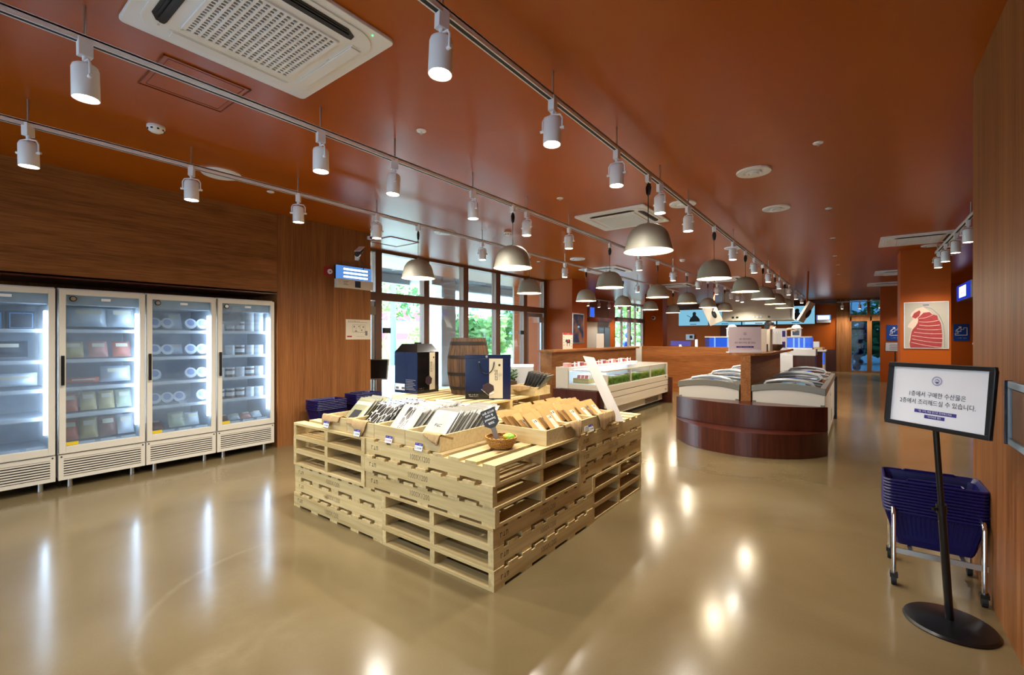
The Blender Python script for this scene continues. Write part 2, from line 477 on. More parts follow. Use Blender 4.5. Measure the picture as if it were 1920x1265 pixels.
    def ball(s, c, r, n=16, m=10, mi=0, sq=(1, 1, 1), T=None):
        prof = []
        vs = []
        for j in range(m + 1):
            a = -PI / 2 + PI * j / m
            for i in range(n):
                t = 2 * PI * i / n
                vs.append((c[0] + r * sq[0] * math.cos(a) * math.cos(t), c[1] + r * sq[1] * math.cos(a) * math.sin(t), c[2] + r * sq[2] * math.sin(a)))
        fs = [(j * n + i, j * n + (i + 1) % n, (j + 1) * n + (i + 1) % n, (j + 1) * n + i) for j in range(m) for i in range(n)]
        return s.add(vs, fs, mi, T)
    def mesh(s, name, mats, smooth=False, bevel=0.0, merge=False):
        me = bpy.data.meshes.new(name)
        me.from_pydata(s.v, [], s.f)
        for m in (mats if isinstance(mats, (list, tuple)) else [mats]):
            me.materials.append(m)
        me.polygons.foreach_set('material_index', s.mi)
        if smooth:
            me.polygons.foreach_set('use_smooth', [True] * len(s.f))
        me.update()
        if bevel or merge:
            bm = bmesh.new(); bm.from_mesh(me)
            bmesh.ops.remove_doubles(bm, verts=bm.verts, dist=1e-5)
            if bevel:
                es = [e for e in bm.edges if len(e.link_faces) == 2 and e.calc_face_angle(0) > 0.6]
                bmesh.ops.bevel(bm, geom=es, offset=bevel, segments=2, profile=.6, affect='EDGES', clamp_overlap=True)
            bmesh.ops.recalc_face_normals(bm, faces=bm.faces)
            bm.to_mesh(me); bm.free()
            if smooth is None:
                pass
        if smooth:
            try:
                me.set_sharp_from_angle(angle=R(38))
            except Exception:
                pass
        return me
    def build(s, name, mats, parent=None, smooth=False, bevel=0.0, loc=None, rot=None, merge=False):
        return obj(name, s.mesh(name, mats, smooth, bevel, merge), parent, loc, rot)

def obj(name, me, parent=None, loc=None, rot=None, T=None):
    o = bpy.data.objects.new(name, me)
    COL.objects.link(o)
    if parent is not None:
        o.parent = parent
        KIDS.setdefault(parent.name, []).append(o)
    if T is not None: o.matrix_local = T
    if loc is not None: o.location = loc
    if rot is not None: o.rotation_euler = rot
    return o

def tag(o, label, cat, group=None, kind=None):
    o['label'] = label
    o['category'] = cat
    if group: o['group'] = group
    if kind: o['kind'] = kind
    return o

def thing(name, label, cat, loc=(0, 0, 0), rot=(0, 0, 0), group=None):
    o = bpy.data.objects.new(name, None)
    o.empty_display_size = .1
    COL.objects.link(o)
    o.location = loc; o.rotation_euler = rot
    return tag(o, label, cat, group)

def struct(name, mb, mats, smooth=False, bevel=0.0, parent=None):
    o = mb.build(name, mats, parent, smooth, bevel)
    if parent is None: o['kind'] = 'structure'
    return o

KIDS = {}
def dup(root, loc, rot=None, label=None, group=None):
    def cp(o, par):
        c = o.copy(); COL.objects.link(c)
        if par is not None:
            c.parent = par
            KIDS.setdefault(par.name, []).append(c)
        for ch in list(KIDS.get(o.name, ())):
            cp(ch, c)
        return c
    r = cp(root, None)
    r.location = loc
    if rot is not None: r.rotation_euler = rot
    if label: r['label'] = label
    if group: r['group'] = group
    return r

_tx = {}
def text_mesh(s, size, mat, align='CENTER', space=1.0):
    key = (s, size, mat.name, align, space)
    if key not in _tx:
        cu = bpy.data.curves.new('lettering', 'FONT')
        cu.body = s; cu.size = size; cu.align_x = align; cu.align_y = 'CENTER'; cu.resolution_u = 2
        cu.space_line = space
        o = bpy.data.objects.new('tmp_lettering', cu)
        COL.objects.link(o)
        dg = bpy.context.evaluated_depsgraph_get()
        me = bpy.data.meshes.new_from_object(o.evaluated_get(dg))
        bpy.data.objects.remove(o)
        me.name = 'lettering'
        me.materials.clear(); me.materials.append(mat)
        _tx[key] = me
    return _tx[key]

def facing(pos, normal, up=(0, 0, 1)):
    n = Vector(normal).normalized(); u = Vector(up)
    x = u.cross(n).normalized(); y = n.cross(x)
    m = Matrix(((x.x, y.x, n.x, pos[0]), (x.y, y.y, n.y, pos[1]), (x.z, y.z, n.z, pos[2]), (0, 0, 0, 1)))
    return m

def write(parent, s, size, pos, normal, mat, up=(0, 0, 1), align='CENTER', name='lettering', space=1.0, sx=1.0):
    T = facing(pos, normal, up)
    if sx != 1.0: T = T @ Matrix.Diagonal((sx, 1, 1, 1))
    return obj(name, text_mesh(s, size, mat, align, space), parent, T=T)

def plate(parent, name, w, h, pos, normal, mat, up=(0, 0, 1), t=.001):
    mb = MB().box(-w / 2, w / 2, -h / 2, h / 2, 0, t)
    return obj(name, mb.mesh(name, mat), parent, T=facing(pos, normal, up))

def dashes(parent, n, h, pos, normal, mat, up=(0, 0, 1), seed=1, pitch=.9):
    """a line of small print too small to read in the photo: n glyph-like groups of strokes"""
    rr = random.Random(seed)
    mb = MB(); w = h * pitch
    for k in range(n):
        if k and rr.random() < .18: continue
        x = (k - (n - 1) / 2) * w
        for q in range(rr.choice((2, 3))):
            if rr.random() < .5:
                y = rr.choice((-.4, -.05, .32)) * h
                mb.box(x - .36 * w, x + .36 * w, y, y + .13 * h, 0, .0004)
            else:
                xx = x + rr.choice((-.3, 0, .25)) * w
                mb.box(xx, xx + .13 * w, -.45 * h, .45 * h, 0, .0004)
    return obj('lettering', mb.mesh('lettering', mat), parent, T=facing(pos, normal, up))

ORD = ['first', 'second', 'third', 'fourth', 'fifth', 'sixth', 'seventh', 'eighth', 'ninth', 'tenth', 'eleventh', 'twelfth', 'thirteenth', 'fourteenth', 'fifteenth', 'sixteenth', 'seventeenth', 'eighteenth', 'nineteenth', 'twentieth']
H = 3.04

# ================================================================== room shell
struct('floor', MB().box(-8.7, 5.0, -2.6, 24.6, -.12, 0), m_floor)
struct('ceiling', MB().box(-8.7, 5.0, -2.6, 24.6, H, H + .2), m_ceil)
# fridge wall: panel over the niche (grain across), end panel (grain upright), niche back
struct('wall_left_upper', MB().box(-6.9, -6.0, -2.6, 2.874, 2.02, H), m_wood_h)
struct('wall_left_end', MB().box(-6.9, -6.0, 2.878, 4.303, 0, H), m_wood_v)
struct('wall_left_niche', MB().box(-6.96, -6.9, -2.6, 4.303, 0, H), m_wood_v)
struct('wall_left_outer', MB().box(-7.12, -6.97, -2.6, 4.303, 0, H), m_orange)
struct('wall_rear', MB().box(.577, 5.0, -2.75, -2.6, 0, H).box(-7.2, -6.0, -2.75, -2.6, 0, H), m_orange)
struct('wall_right_near', MB().box(.577, .98, -2.6, 3.965, 0, H), m_wood_v)
struct('wall_right_far', MB().box(4.85, 5.0, -2.6, 24.6, 0, H), m_orange)
struct('wall_right_return', MB().box(.98, 4.85, -2.6, -2.45, 0, H), m_orange)
# terracotta pillars and the walls behind them
struct('pillar_by_window', MB().box(-7.2, -6.16, 10.86, 11.72, 0, H), m_orange, bevel=.004)
struct('wall_recess', MB().box(-8.7, -7.2, 11.62, 11.72, 0, H), m_orange)
struct('pillar_by_counter', MB().box(-6.27, -5.61, 16.5, 17.0, 0, H), m_orange, bevel=.004)
struct('pillar_poster', MB().box(.65, 1.33, 11.0, 11.7, 0, H), m_orange, bevel=.004)
struct('wall_stairs', MB().box(.62, 4.85, 18.8, 19.0, 0, H), m_orange)
struct('wall_left_rear_a', MB().box(-8.7, -8.5, 11.72, 18.2, 0, H), m_wood_v)
struct('wall_left_rear_b', MB().box(-8.7, -8.5, 18.2, 18.72, 0, H), m_orange)
struct('wall_left_rear_c', MB().box(-8.7, -8.5, 22.3, 24.6, 0, H), m_orange)
struct('wall_back_a', MB().box(-8.7, -.66, 23.5, 23.7, 0, H), m_orange)
struct('wall_back_b', MB().box(-.66, -.27, 23.42, 23.7, 0, H), m_wood_v)
struct('wall_back_c', MB().box(.95, 4.85, 23.5, 23.7, 0, H), m_orange)
struct('trim_1', MB().box(-8.5, -.66, 23.3, 23.5, 2.86, H), m_dark)
struct('trim_2', MB().box(-2.0, -.66, 23.44, 23.5, 0, .92), m_dark)
struct('wall_back_core', MB().box(-5.2, -3.6, 23.44, 23.5, 0, 2.0), M('maroon_wall_panel', (92, 34, 20), rough=.4))

def window(nm, mb, frames, panes, fr_mat=m_frame, pane_mat=m_pane):
    w = thing(nm, '', '', (0, 0, 0))
    for k in ('label', 'category'):
        del w[k]
    w['kind'] = 'structure'
    mb.build('window_frame', fr_mat, w, bevel=.003)
    for p in panes:
        MB().box(*p).build('pane', pane_mat, w)
    return w

# window wall along the street side, X = -7
X0, X1 = -7.12, -6.98
mull = [(4.303, 4.36), (5.11, 5.25), (6.28, 6.42), (7.44, 7.60), (8.59, 8.76), (9.75, 9.90), (10.72, 10.86)]
for i in range(6):
    mb = MB()
    a0, a1 = mull[i][1], mull[i + 1][0]
    mb.box(X0, X1, mull[i][0], a0, 0, H)
    if i == 5: mb.box(X0, X1, mull[6][0], mull[6][1], 0, H)
    mb.box(X0, X1, a0, a1, 2.99, H); mb.box(X0, X1, a0, a1, 2.11, 2.26); mb.box(X0, X1, a0, a1, 0, .06)
    w = window('window_%d' % (i + 1), mb, None, [(-7.06, -7.05, a0, a1, 2.26, 2.99), (-7.06, -7.05, a0, a1, .06, 2.11)])
    if i in (0, 5):  # glazed door leaf in this bay
        d0, d1 = (a0 + .02, a1 - .01) if i == 0 else (a0 + .02, a1 - .05)
        dm = MB()
        dm.box(-7.045, -6.995, d0, d0 + .07, .07, 2.09); dm.box(-7.045, -6.995, d1 - .07, d1, .07, 2.09)
        dm.box(-7.045, -6.995, d0 + .07, d1 - .07, 1.99, 2.09); dm.box(-7.045, -6.995, d0 + .07, d1 - .07, .07, .17)
        dm.build('door_leaf', m_alu, w, bevel=.003)
        MB().box(-6.995, -6.93, d1 - .26, d1 - .02, 1.84, 1.99).build('door_closer', m_grey, w, bevel=.006)
for (y, z) in ((5.34, 1.56), (9.62, 1.56)):
    o = MB().box(-6.99, -6.93, y - .075, y + .075, z - .05, z + .05).build('door_lock', m_black, bevel=.006)
    tag(o, 'black door lock box beside the first glass bay' if y < 6 else 'black door lock box beside the last glass bay near the terracotta pillar', 'lock')

# shop front behind the camera: a glazed wall like the street side
w = MB(); ps = []
for k in range(6):
    x = -6.0 + 6.577 * k / 5
    w.box(x - .06, x + .06, -2.74, -2.62, 0, H)
    if k < 5:
        xa, xb = x + .06, x + 6.577 / 5 - .06
        w.box(xa, xb, -2.74, -2.62, 2.95, H); w.box(xa, xb, -2.74, -2.62, 2.11, 2.26); w.box(xa, xb, -2.74, -2.62, 0, .1)
        ps += [(xa, xb, -2.69, -2.68, 2.26, 2.95), (xa, xb, -2.69, -2.68, .1, 2.11)]
window('window_9', w, None, ps, pane_mat=m_rearpane)

# glass entrance, far street side, X = -8.5
w = MB()
for (y0, y1) in ((18.72, 18.86), (20.5, 20.62), (22.16, 22.3)):
    w.box(-8.66, -8.52, y0, y1, 0, H)
for (y0, y1) in ((18.86, 20.5), (20.62, 22.16)):
    w.box(-8.66, -8.52, y0, y1, 2.95, H); w.box(-8.68, -8.4, y0, y1, 2.14, 2.34); w.box(-8.66, -8.52, y0, y1, 0, .05)
for y in (19.7, 21.3):
    w.box(-8.64, -8.56, y - .04, y + .04, .05, 2.14)
    w.box(-8.64, -8.56, y - .04, y + .04, 2.34, 2.95)
window('window_7', w, None, [(-8.6, -8.59, 18.86, 20.5, 2.34, 2.95), (-8.6, -8.59, 20.62, 22.16, 2.34, 2.95), (-8.6, -8.59, 18.86, 20.5, .05, 2.14), (-8.6, -8.59, 20.62, 22.16, .05, 2.14)])
# back window beside the stair wall
w = MB()
for x0, x1 in ((-.27, -.2), (.36, .46), (.88, .95)):
    w.box(x0, x1, 23.45, 23.62, 0, H)
for x0, x1 in ((-.2, .36), (.46, .88)):
    w.box(x0, x1, 23.45, 23.62, 2.28, 2.36); w.box(x0, x1, 23.45, 23.62, 2.96, H); w.box(x0, x1, 23.45, 23.62, 0, .06)
for x0, x1 in ((-.2, .36), (.46, .88)):
    w.box(x0, x0 + .05, 23.46, 23.61, .06, 2.28); w.box(x0, x1, 23.46, 23.61, 2.1, 2.28)
window('window_8', w, None, [(-.2, .36, 23.55, 23.56, .06, 2.28), (-.2, .36, 23.55, 23.56, 2.36, 2.96), (.46, .88, 23.55, 23.56, .06, 2.28), (.46, .88, 23.55, 23.56, 2.36, 2.96)], fr_mat=m_wood_v, pane_mat=m_tint)

# ================================================================== outside
g = struct('ground', MB().box(-90, -8.7, -40, 120, -.3, -.05).box(-8.7, -7.13, -40, 11.6, -.3, -.05).box(-8.7, 12, 24.65, 60, -.3, -.05).box(-7.13, 12, -40, -2.76, -.3, -.05), m_pave)
o = MB().grid(lambda u, v: (-19.5 - 22 * v, -6 + 90 * u, -.045 + 1.0 * v), 20, 8).build('lawn', m_lawn); o['kind'] = 'structure'
# canopy over the pavement with a white pillar under it
cn = thing('canopy', 'dark slatted canopy roof over the pavement outside the window bays', 'canopy', (0, 0, 0))
MB().box(-11.0, -7.2, -3, 17, 3.32, 3.42).build('soffit', m_canopy, cn)
MB().box(-11.25, -11.0, -3, 17, 3.05, 4.6).build('fascia', m_fascia, cn)
MB().box(-11.0, -10.0, 9.3, 9.75, 3.0, 3.32).build('cross_beam', m_pillar, cn)
for k, y in enumerate((6.8, 8.0, 9.2, 10.4)):
    MB().cyl((-10.2, y, 3.3), (-8.2, y + .7, 3.3), .025, n=8).build('soffit_rod', m_fascia, cn)
tag(MB().box(-10.54, -10.0, 9.7, 10.3, -.05, 3.32).build('stone_pillar', m_pillar, bevel=.01), 'white stone clad pillar standing on the pavement under the canopy', 'pillar')
tag(MB().box(-9.2, -9.1, 12.2, 14.6, -.05, 3.3).build('outer_screen_wall', M('pale_outer_cladding', (206, 190, 178), rough=.7)), 'pale wooden screen wall outside the last window bay', 'wall')
# facade across the street
bd = thing('apartment_building', 'pale blue apartment block across the street seen through the window bays', 'building', (-48, 0, 0))
MB().box(-8, 0, 4, 100, -.05, 16).build('wall', m_facade, bd)
MB().box(0, .3, 4, 100, -.05, 3.6).build('lower_wall', m_facade2, bd)
MB().box(.3, .45, 4, 100, 3.75, 5.0).build('shop_band', m_banner, bd)
MB().box(.3, .4, 30, 58, 1.2, 2.0).build('low_banner', m_banner, bd)
for k in range(26):
    y = 26 + (k % 13) * 4.6
    z = 6.3 if k < 13 else 9.6
    wf = MB().box(0, .12, y - 1.0, y + 1.0, z - .8, z + .8).build('window_frame', m_pillar, bd)
    MB().box(.12, .16, y - .85, y - .06, z - .65, z + .65).build('window_pane', m_winblue, wf)
    MB().box(.12, .16, y + .06, y + .85, z - .65, z + .65).build('window_pane', m_winblue, wf)
for k in range(8):
    MB().box(.05, .8, 58 + (k % 4) * 9, 64 + (k % 4) * 9, 7.4 if k < 4 else 10.6, 8.0 if k < 4 else 11.2).build('balcony', m_pillar, bd)
lp = thing('utility_post', 'blue grey utility post on the pavement outside the second window bay', 'post', (-19.9, 15.7, -.05))
MB().cyl((0, 0, 0), (0, 0, 7.5), .16, .14, 16).build('shaft', m_lamppost, lp, smooth=True)

def tree(x, y, h, cr, n, lab, seed, leaf=m_leaf, zc=None, stakes=False, z0=0.0, sz=.22):
    rr = random.Random(seed)
    t = thing('young_tree', lab, 'tree', (x, y, z0))
    tb = MB()
    tb.tube([(0, 0, 0), (.03, .02, h * .4), (-.03, .04, h * .8), (0, 0, h)], [.09, .07, .05, .02], 8)
    for k in range(7):
        a = rr.uniform(0, 6.28); zz = h * rr.uniform(.35, .85)
        tb.tube([(0, 0, zz), (math.cos(a) * cr * .45, math.sin(a) * cr * .45, zz + .4), (math.cos(a) * cr * .8, math.sin(a) * cr * .8, zz + .9)], [.03, .02, .008], 5)
    tb.build('trunk', m_trunk, t, smooth=True)
    lb = MB()
    for k in range(n):
        a = rr.uniform(0, 6.28); q = cr * rr.random() ** .5; zz = (zc or h * .75) + rr.uniform(-1, 1) * h * .32
        p = Vector((math.cos(a) * q, math.sin(a) * q, zz))
        e = Euler((rr.uniform(0, 6), rr.uniform(0, 6), rr.uniform(0, 6))).to_matrix()
        s = sz * rr.uniform(.6, 1.3)
        vs = [p + e @ Vector(c) for c in ((-s * .4, 0, 0), (0, -s * .9, .03), (s * .4, 0, 0), (0, s * .9, .03))]
        lb.add(vs, [(0, 1, 2, 3)])
    lb.build('foliage', leaf, t)
    if stakes:
        for k in range(3):
            a = k * 2.09 + .4
            MB().cyl((math.cos(a) * .8, math.sin(a) * .8, 0), (math.cos(a) * .1, math.sin(a) * .1, 1.7), .04, n=8).build('stake', m_stake, t)
    return t

tree(-21.5, 15.9, 6.5, 1.3, 260, 'thin staked birch outside the second window bay, beside the utility post', 1, m_leaf2, stakes=True)
tree(-22.5, 17.4, 7.0, 1.4, 300, 'thin staked birch outside the second window bay, behind the utility post', 2, m_leaf2, stakes=True)
tree(-21.5, 18.3, 6.0, 1.3, 320, 'thin staked birch with hanging leaves next to the white stone pillar', 3, m_leaf, stakes=True)
tree(-23.0, 13.6, 6.0, 1.2, 240, 'thin staked birch outside the first window bay', 4, m_leaf2, stakes=True)
tree(-19.0, 19.6, 3.6, 1.1, 420, 'bushy young pine behind the barrel, outside the fourth window bay', 5, m_leaf, zc=1.7, sz=.3)
tree(-18.0, 21.0, 3.2, 1.1, 420, 'bushy green shrub outside the fifth window bay', 6, m_leaf, zc=1.5, sz=.28)
tree(-20.0, 23.6, 3.6, 1.4, 480, 'broad pale green shrub outside the fifth window bay', 7, m_leaf2, zc=1.6, sz=.3)
tree(-18.5, 17.0, 2.6, 1.0, 300, 'low pale shrub seen beside the white stone pillar', 8, m_leaf2, zc=1.1, sz=.26)
tree(-19.5, 26.5, 4.2, 1.5, 480, 'tall green shrub outside the last window bay', 9, m_leaf, zc=2.0, sz=.3)
tree(-12.6, 29.6, 4.0, .9, 260, 'green tree outside the glass entrance', 10, m_leaf2, zc=2.4, sz=.3)
tree(-14.5, 36.0, 4.6, 1.4, 300, 'darker green tree outside the glass entrance, farther along the street', 11, m_leaf, zc=2.4, sz=.3)
tree(-.2, 32.0, 3.6, 1.6, 500, 'dark shrub outside the back window beside the wooden jamb', 12, m_leaf, zc=1.6, sz=.34)
tree(2.4, 33.5, 4.6, 1.9, 500, 'tall tree outside the back window near the stair wall', 13, m_leaf2, zc=2.4, sz=.34)
# balloons tied by the entrance
for k in range(14):
    z = .35 + .15 * k
    y = 21.55 + .16 * math.sin(k * 2.1) + .35 * k / 14
    b = thing('balloon', '%s balloon, %s from the bottom of the column outside the entrance' % ('blue' if k % 3 else 'white', ORD[k]), 'balloon', (-9.15 + .08 * math.cos(k * 1.7), y, z), group='balloons outside the entrance')
    MB().ball((0, 0, 0), .13, 14, 10, sq=(1, 1, 1.12)).build('skin', m_balloon_b if k % 3 else m_balloon_w, b, smooth=True)
    MB().cyl((0, 0, -.165), (0, 0, -.14), .018, .004, 8).build('knot', m_balloon_b if k % 3 else m_balloon_w, b)
for k in range(9):
    z = .12 + .225 * k
    b = thing('balloon', 'dark blue balloon outside the back window, %s from the bottom' % ORD[k], 'balloon', (.02 + .035 * k + .08 * math.sin(2.2 * k), 25.2 + .1 * math.cos(1.7 * k), z), group='balloons outside the back window')
    MB().ball((0, 0, 0), .15, 14, 10, sq=(1, 1, 1.1)).build('skin', M('navy_balloon', (24, 30, 110), rough=.3) if k == 0 else bpy.data.materials['navy_balloon'], b, smooth=True)
    MB().cyl((0, 0, -.185), (0, 0, -.16), .018, .004, 8).build('knot', bpy.data.materials['navy_balloon'], b)
tag(MB().cyl((-9.15, 21.6, -.05), (-9.15, 21.7, 2.5), .012, n=6).build('balloon_pole', m_whiteplastic), 'thin white pole holding the balloon column outside the entrance', 'pole')

# ================================================================== ceiling fixtures
ZT = 2.875
def track(X, y0, y1, rods, label, along='y', Y=None):
    t = thing('lighting_track', label, 'lighting track', (0, 0, 0), group='white lighting tracks')
    mb = MB()
    if along == 'y':
        mb.box(X - .018, X - .011, y0, y1, ZT - .02, ZT + .012); mb.box(X + .011, X + .018, y0, y1, ZT - .02, ZT + .012)
        mb.box(X - .018, X + .018, y0, y1, ZT + .004, ZT + .016)
    else:
        mb.box(y0, y1, X - .018, X - .011, ZT - .02, ZT + .012); mb.box(y0, y1, X + .011, X + .018, ZT - .02, ZT + .012)
        mb.box(y0, y1, X - .018, X + .018, ZT + .004, ZT + .016)
    mb.build('track_frame', m_whiteplastic, t)
    g = MB()
    if along == 'y': g.box(X - .0105, X + .0105, y0, y1, ZT - .019, ZT + .003)
    else: g.box(y0, y1, X - .0105, X + .0105, ZT - .019, ZT + .003)
    g.build('track_groove', m_groove, t)
    for r in rods:
        p = (X, r) if along == 'y' else (r, X)
        MB().cyl((p[0], p[1], ZT + .014), (p[0], p[1], H), .007, n=8).build('rod', m_steel, t)
    return t

# one spotlight, built at the track (origin = on the track), copied along the rails
def make_spot():
    t = thing('track_spotlight', 'x', 'spotlight', (0, 0, 0), group='white track spotlights')
    MB().box(-.02, .02, -.028, .028, -.085, .004).build('adapter', m_whiteplastic, t, bevel=.004)
    y = MB()
    y.cyl((0, 0, -.105), (0, 0, -.08), .012, n=10)
    y.tube([(-.064, 0, -.20), (-.064, 0, -.135), (-.05, 0, -.112), (0, 0, -.104), (.05, 0, -.112), (.064, 0, -.135), (.064, 0, -.20)], .0055, 8)
    y.build('yoke', m_whiteplastic, t, smooth=True)
    for s in (-1, 1):
        MB().cyl((s * .05, 0, -.195), (s * .078, 0, -.195), .009, n=10).build('pivot_screw', m_whiteplastic, t)
    h = MB()
    h.lathe([(0.001, -.125), (.040, -.125), (.048, -.131), (.0525, -.145), (.0535, -.285), (.052, -.288), (.048, -.286), (.047, -.272), (.0, -.272)], 28)
    h.build('head', m_whiteplastic, t, smooth=True)
    MB().lathe([(0.0, -.2765), (.0465, -.2765)], 28).build('lens', m_lens, t)
    l = bpy.data.objects.new('spot_lamp', spot_data)
    COL.objects.link(l); l.parent = t; l.location = (0, 0, -.292)
    KIDS.setdefault(t.name, []).append(l)
    return t
spot0 = make_spot()
first = [True]
def spot(x, y, label, rot=0.0, tilt=0.0):
    a = (tilt, 0, rot)
    if first[0]:
        first[0] = False
        spot0.location = (x, y, ZT); spot0.rotation_euler = a; spot0['label'] = label
        return
    dup(spot0, (x, y, ZT), a, label)

def make_pendant():
    t = thing('pendant_lamp', 'x', 'pendant lamp', (0, 0, 0), group='grey dome pendant lamps')
    zr = 2.185
    P = [(.211, 0), (.207, .004), (.1985, .045), (.186, .10), (.176, .135), (.163, .165), (.143, .193), (.118, .216), (.085, .233), (.045, .243), (.012, .246), (.012, .26), (.0, .26)]
    inn = [(.0, .238), (.04, .237), (.08, .227), (.112, .211), (.137, .188), (.157, .16), (.170, .132), (.180, .098), (.193, .045), (.2035, .003), (.211, 0)]
    mb = MB()
    mb.lathe([(r, zr + z) for r, z in P], 40)
    mb.build('shade', m_grey, t, smooth=True)
    MB().lathe([(r, zr + z) for r, z in inn], 40).build('shade_lining', m_shade_in, t, smooth=True)
    MB().cyl((0, 0, zr + .12), (0, 0, zr + .237), .022, n=14).build('socket', m_black, t)
    MB().ball((0, 0, zr + .085), .045, 16, 10).build('bulb', m_bulb, t, smooth=True)
    MB().cyl((0, 0, zr + .255), (0, 0, 2.80), .0035, n=6).build('cord', m_black, t)
    c = MB()
    c.tube([(.0, 0, 2.79), (.012, 0, 2.775), (.014, 0, 2.74), (.006, 0, 2.69), (.0, 0, 2.68), (-.008, 0, 2.70), (-.012, 0, 2.75), (-.004, 0, 2.785)], [.006, .011, .014, .012, .008, .012, .012, .006], 8)
    c.build('cord_coil', m_black, t, smooth=True)
    MB().box(-.018, .018, -.03, .03, 2.795, ZT + .002).build('adapter', m_whiteplastic, t, bevel=.004)
    l = bpy.data.objects.new('bulb_lamp', bulb_data)
    COL.objects.link(l); l.parent = t; l.location = (0, 0, zr + .03)
    KIDS.setdefault(t.name, []).append(l)
    return t
pend0 = make_pendant()
pfirst = [True]
def pendant(x, y, label):
    if pfirst[0]:
        pfirst[0] = False
        pend0.location = (x, y, 0); pend0['label'] = label
    else:
        dup(pend0, (x, y, 0), (0, 0, random.uniform(0, 3)), label)

rowsL = [
    (-1.46, 'track over the freezer island', [1.42, 2.34, 3.26, 4.22, 5.12, 7.41, 9.14, 10.83, 12.49, 14.43, 16.22, 18.09]),
    (-2.985, 'middle track', [.51, 1.73, 2.37, 3.31, 4.23, 5.18, 7.58, 9.41, 11.26, 13.07, 14.8, 15.75, 16.5]),
    (-4.47, 'track beside the fridges and window bays', [.48, 1.43, 2.35, 3.29, 5.17, 7.60, 9.4, 11.24]),
]
rowsP = [
    (-1.46, 'over the freezer island', [3.92, 6.25, 8.33, 10.1, 11.8, 13.5]),
    (-2.985, 'on the middle track', [3.96, 6.41, 8.5, 10.37, 12.14, 14.0]),
    (-4.47, 'along the window side', [3.92, 6.4, 8.46, 10.33, 12.15, 14.09]),
]
for (X, nm, ys), (xp, nm2, yp) in zip(rowsL, rowsP):
    track(X, -.9, 19.0 if X > -2 else (17.0 if X > -4 else 14.6), ys, 'long white %s, hung on thin rods' % nm)
    for i, y in enumerate(ys):
        spot(X, y, 'white spotlight on the %s, %s from its front end' % (nm, ORD[i]), rot=random.uniform(-.5, .5) + (.9 if X < -4 else 0), tilt=random.uniform(-.06, .06))
    for i, y in enumerate(yp):
        pendant(X, y, 'grey dome pendant hanging %s, %s from the front' % (nm2, ORD[i]))
track(1.09, 7.0, 10.55, [7.6, 10.4], 'short white track beside the ham poster pillar, near the lit wall sign')
for i, y in enumerate((7.77, 8.64, 9.53, 10.3)):
    spot(1.09, y, 'white spotlight on the short track by the ham poster pillar, %s from its front end' % ORD[i])
track(-7.85, 14.6, 21.2, [15, 18, 21], 'white track along the far street wall before the glass entrance')
for i, y in enumerate((15.0, 15.9, 16.8, 17.8, 18.7, 19.7, 20.8)):
    spot(-7.85, y, 'small far spotlight on the track before the glass entrance, %s from its front end' % ORD[i])
track(22.9, -.62, 3.2, [-.5, 1.2], 'white track running across before the back window', along='x')
for i, x in enumerate((-.45, .12, .75)):
    spot(x, 22.9, 'small far spotlight above the back window, %s from the wooden jamb' % ORD[i], rot=1.57)
track(1.3, 17.2, 18.7, [17.8], 'stub of white track in front of the stair sign wall')
spot(1.3, 17.9, 'single spotlight in front of the stair sign wall')

# ceiling cassette air conditioners
def rrect(hx, hy, r, n=5):
    p = []
    for cx, cy, a0 in ((hx - r, hy - r, 0), (-hx + r, hy - r, 90), (-hx + r, -hy + r, 180), (hx - r, -hy + r, 270)):
        for k in range(n + 1):
            a = R(a0 + 90 * k / n)
            p.append((cx + r * math.cos(a), cy + r * math.sin(a)))
    return p

m_vent = M('dark_vent_slot', (20, 21, 23), rough=.5)
def slot_poly(L, w):
    return [(-L / 2 + .05, w / 2), (L / 2 - .05, w / 2), (L / 2, w / 2 - .03), (L / 2 + .005, -w / 2 + .005), (L / 2 - .02, -w / 2), (-L / 2 + .02, -w / 2), (-L / 2 - .005, -w / 2 + .005), (-L / 2, w / 2 - .03)]

def make_ac():
    t = thing('ceiling_air_conditioner', 'x', 'air conditioner', (0, 0, 0), group='white ceiling cassette air conditioners')
    hs = .48
    mb = MB()
    mb.prism(rrect(hs, hs, .03), -.022, 0)
    mb.build('panel', m_whiteplastic, t, bevel=.006)
    MB().prism(rrect(.43, .43, .14, 8), -.03, -.0225).build('inner_panel', m_whiteplastic, t, bevel=.004)
    # grille: a lattice over a dark cavity
    MB().prism(rrect(.265, .265, .03), -.0312, -.0302).build('grille_cavity', m_vent, t)
    g = MB()
    n = 20
    for k in range(n + 1):
        c = -.262 + .524 * k / n
        wd = .005
        g.box(c - wd, c + wd, -.265, .265, -.040, -.0315)
    for k in range(17):
        c = -.262 + .524 * k / 16
        g.box(-.265, .265, c - .006, c + .006, -.0405, -.032)
    g.box(-.275, -.262, -.275, .275, -.041, -.0302); g.box(.262, .275, -.275, .275, -.041, -.0302)
    g.box(-.275, .275, -.275, -.262, -.041, -.0302); g.box(-.275, .275, .262, .275, -.041, -.0302)
    g.build('grille', m_whiteplastic, t)
    for k in range(4):
        a = k * PI / 2
        T = Matrix.Rotation(a, 4, 'Z') @ Matrix.Translation((0, .365, 0))
        op = k in (2, 3)
        s = MB().prism(slot_poly(.60, .07), -.0335, -.0305, T=T)
        so = s.build('air_slot', m_vent if op else m_white, t)
        v = MB()
        if op:
            v.box(-.27, .27, -.012, .004, -.040, -.034, T=T); v.box(-.25, .25, .012, .020, -.037, -.034, T=T)
        else:
            v.box(-.29, .29, -.03, .03, -.039, -.034, T=T)
        v.build('louver', m_vent if op else m_white, so, bevel=.001)
    MB().cyl((.445, .36, -.026), (.445, .36, -.0225), .004, n=10).build('status_lamp', m_greenled, t)
    return t
ac0 = make_ac()
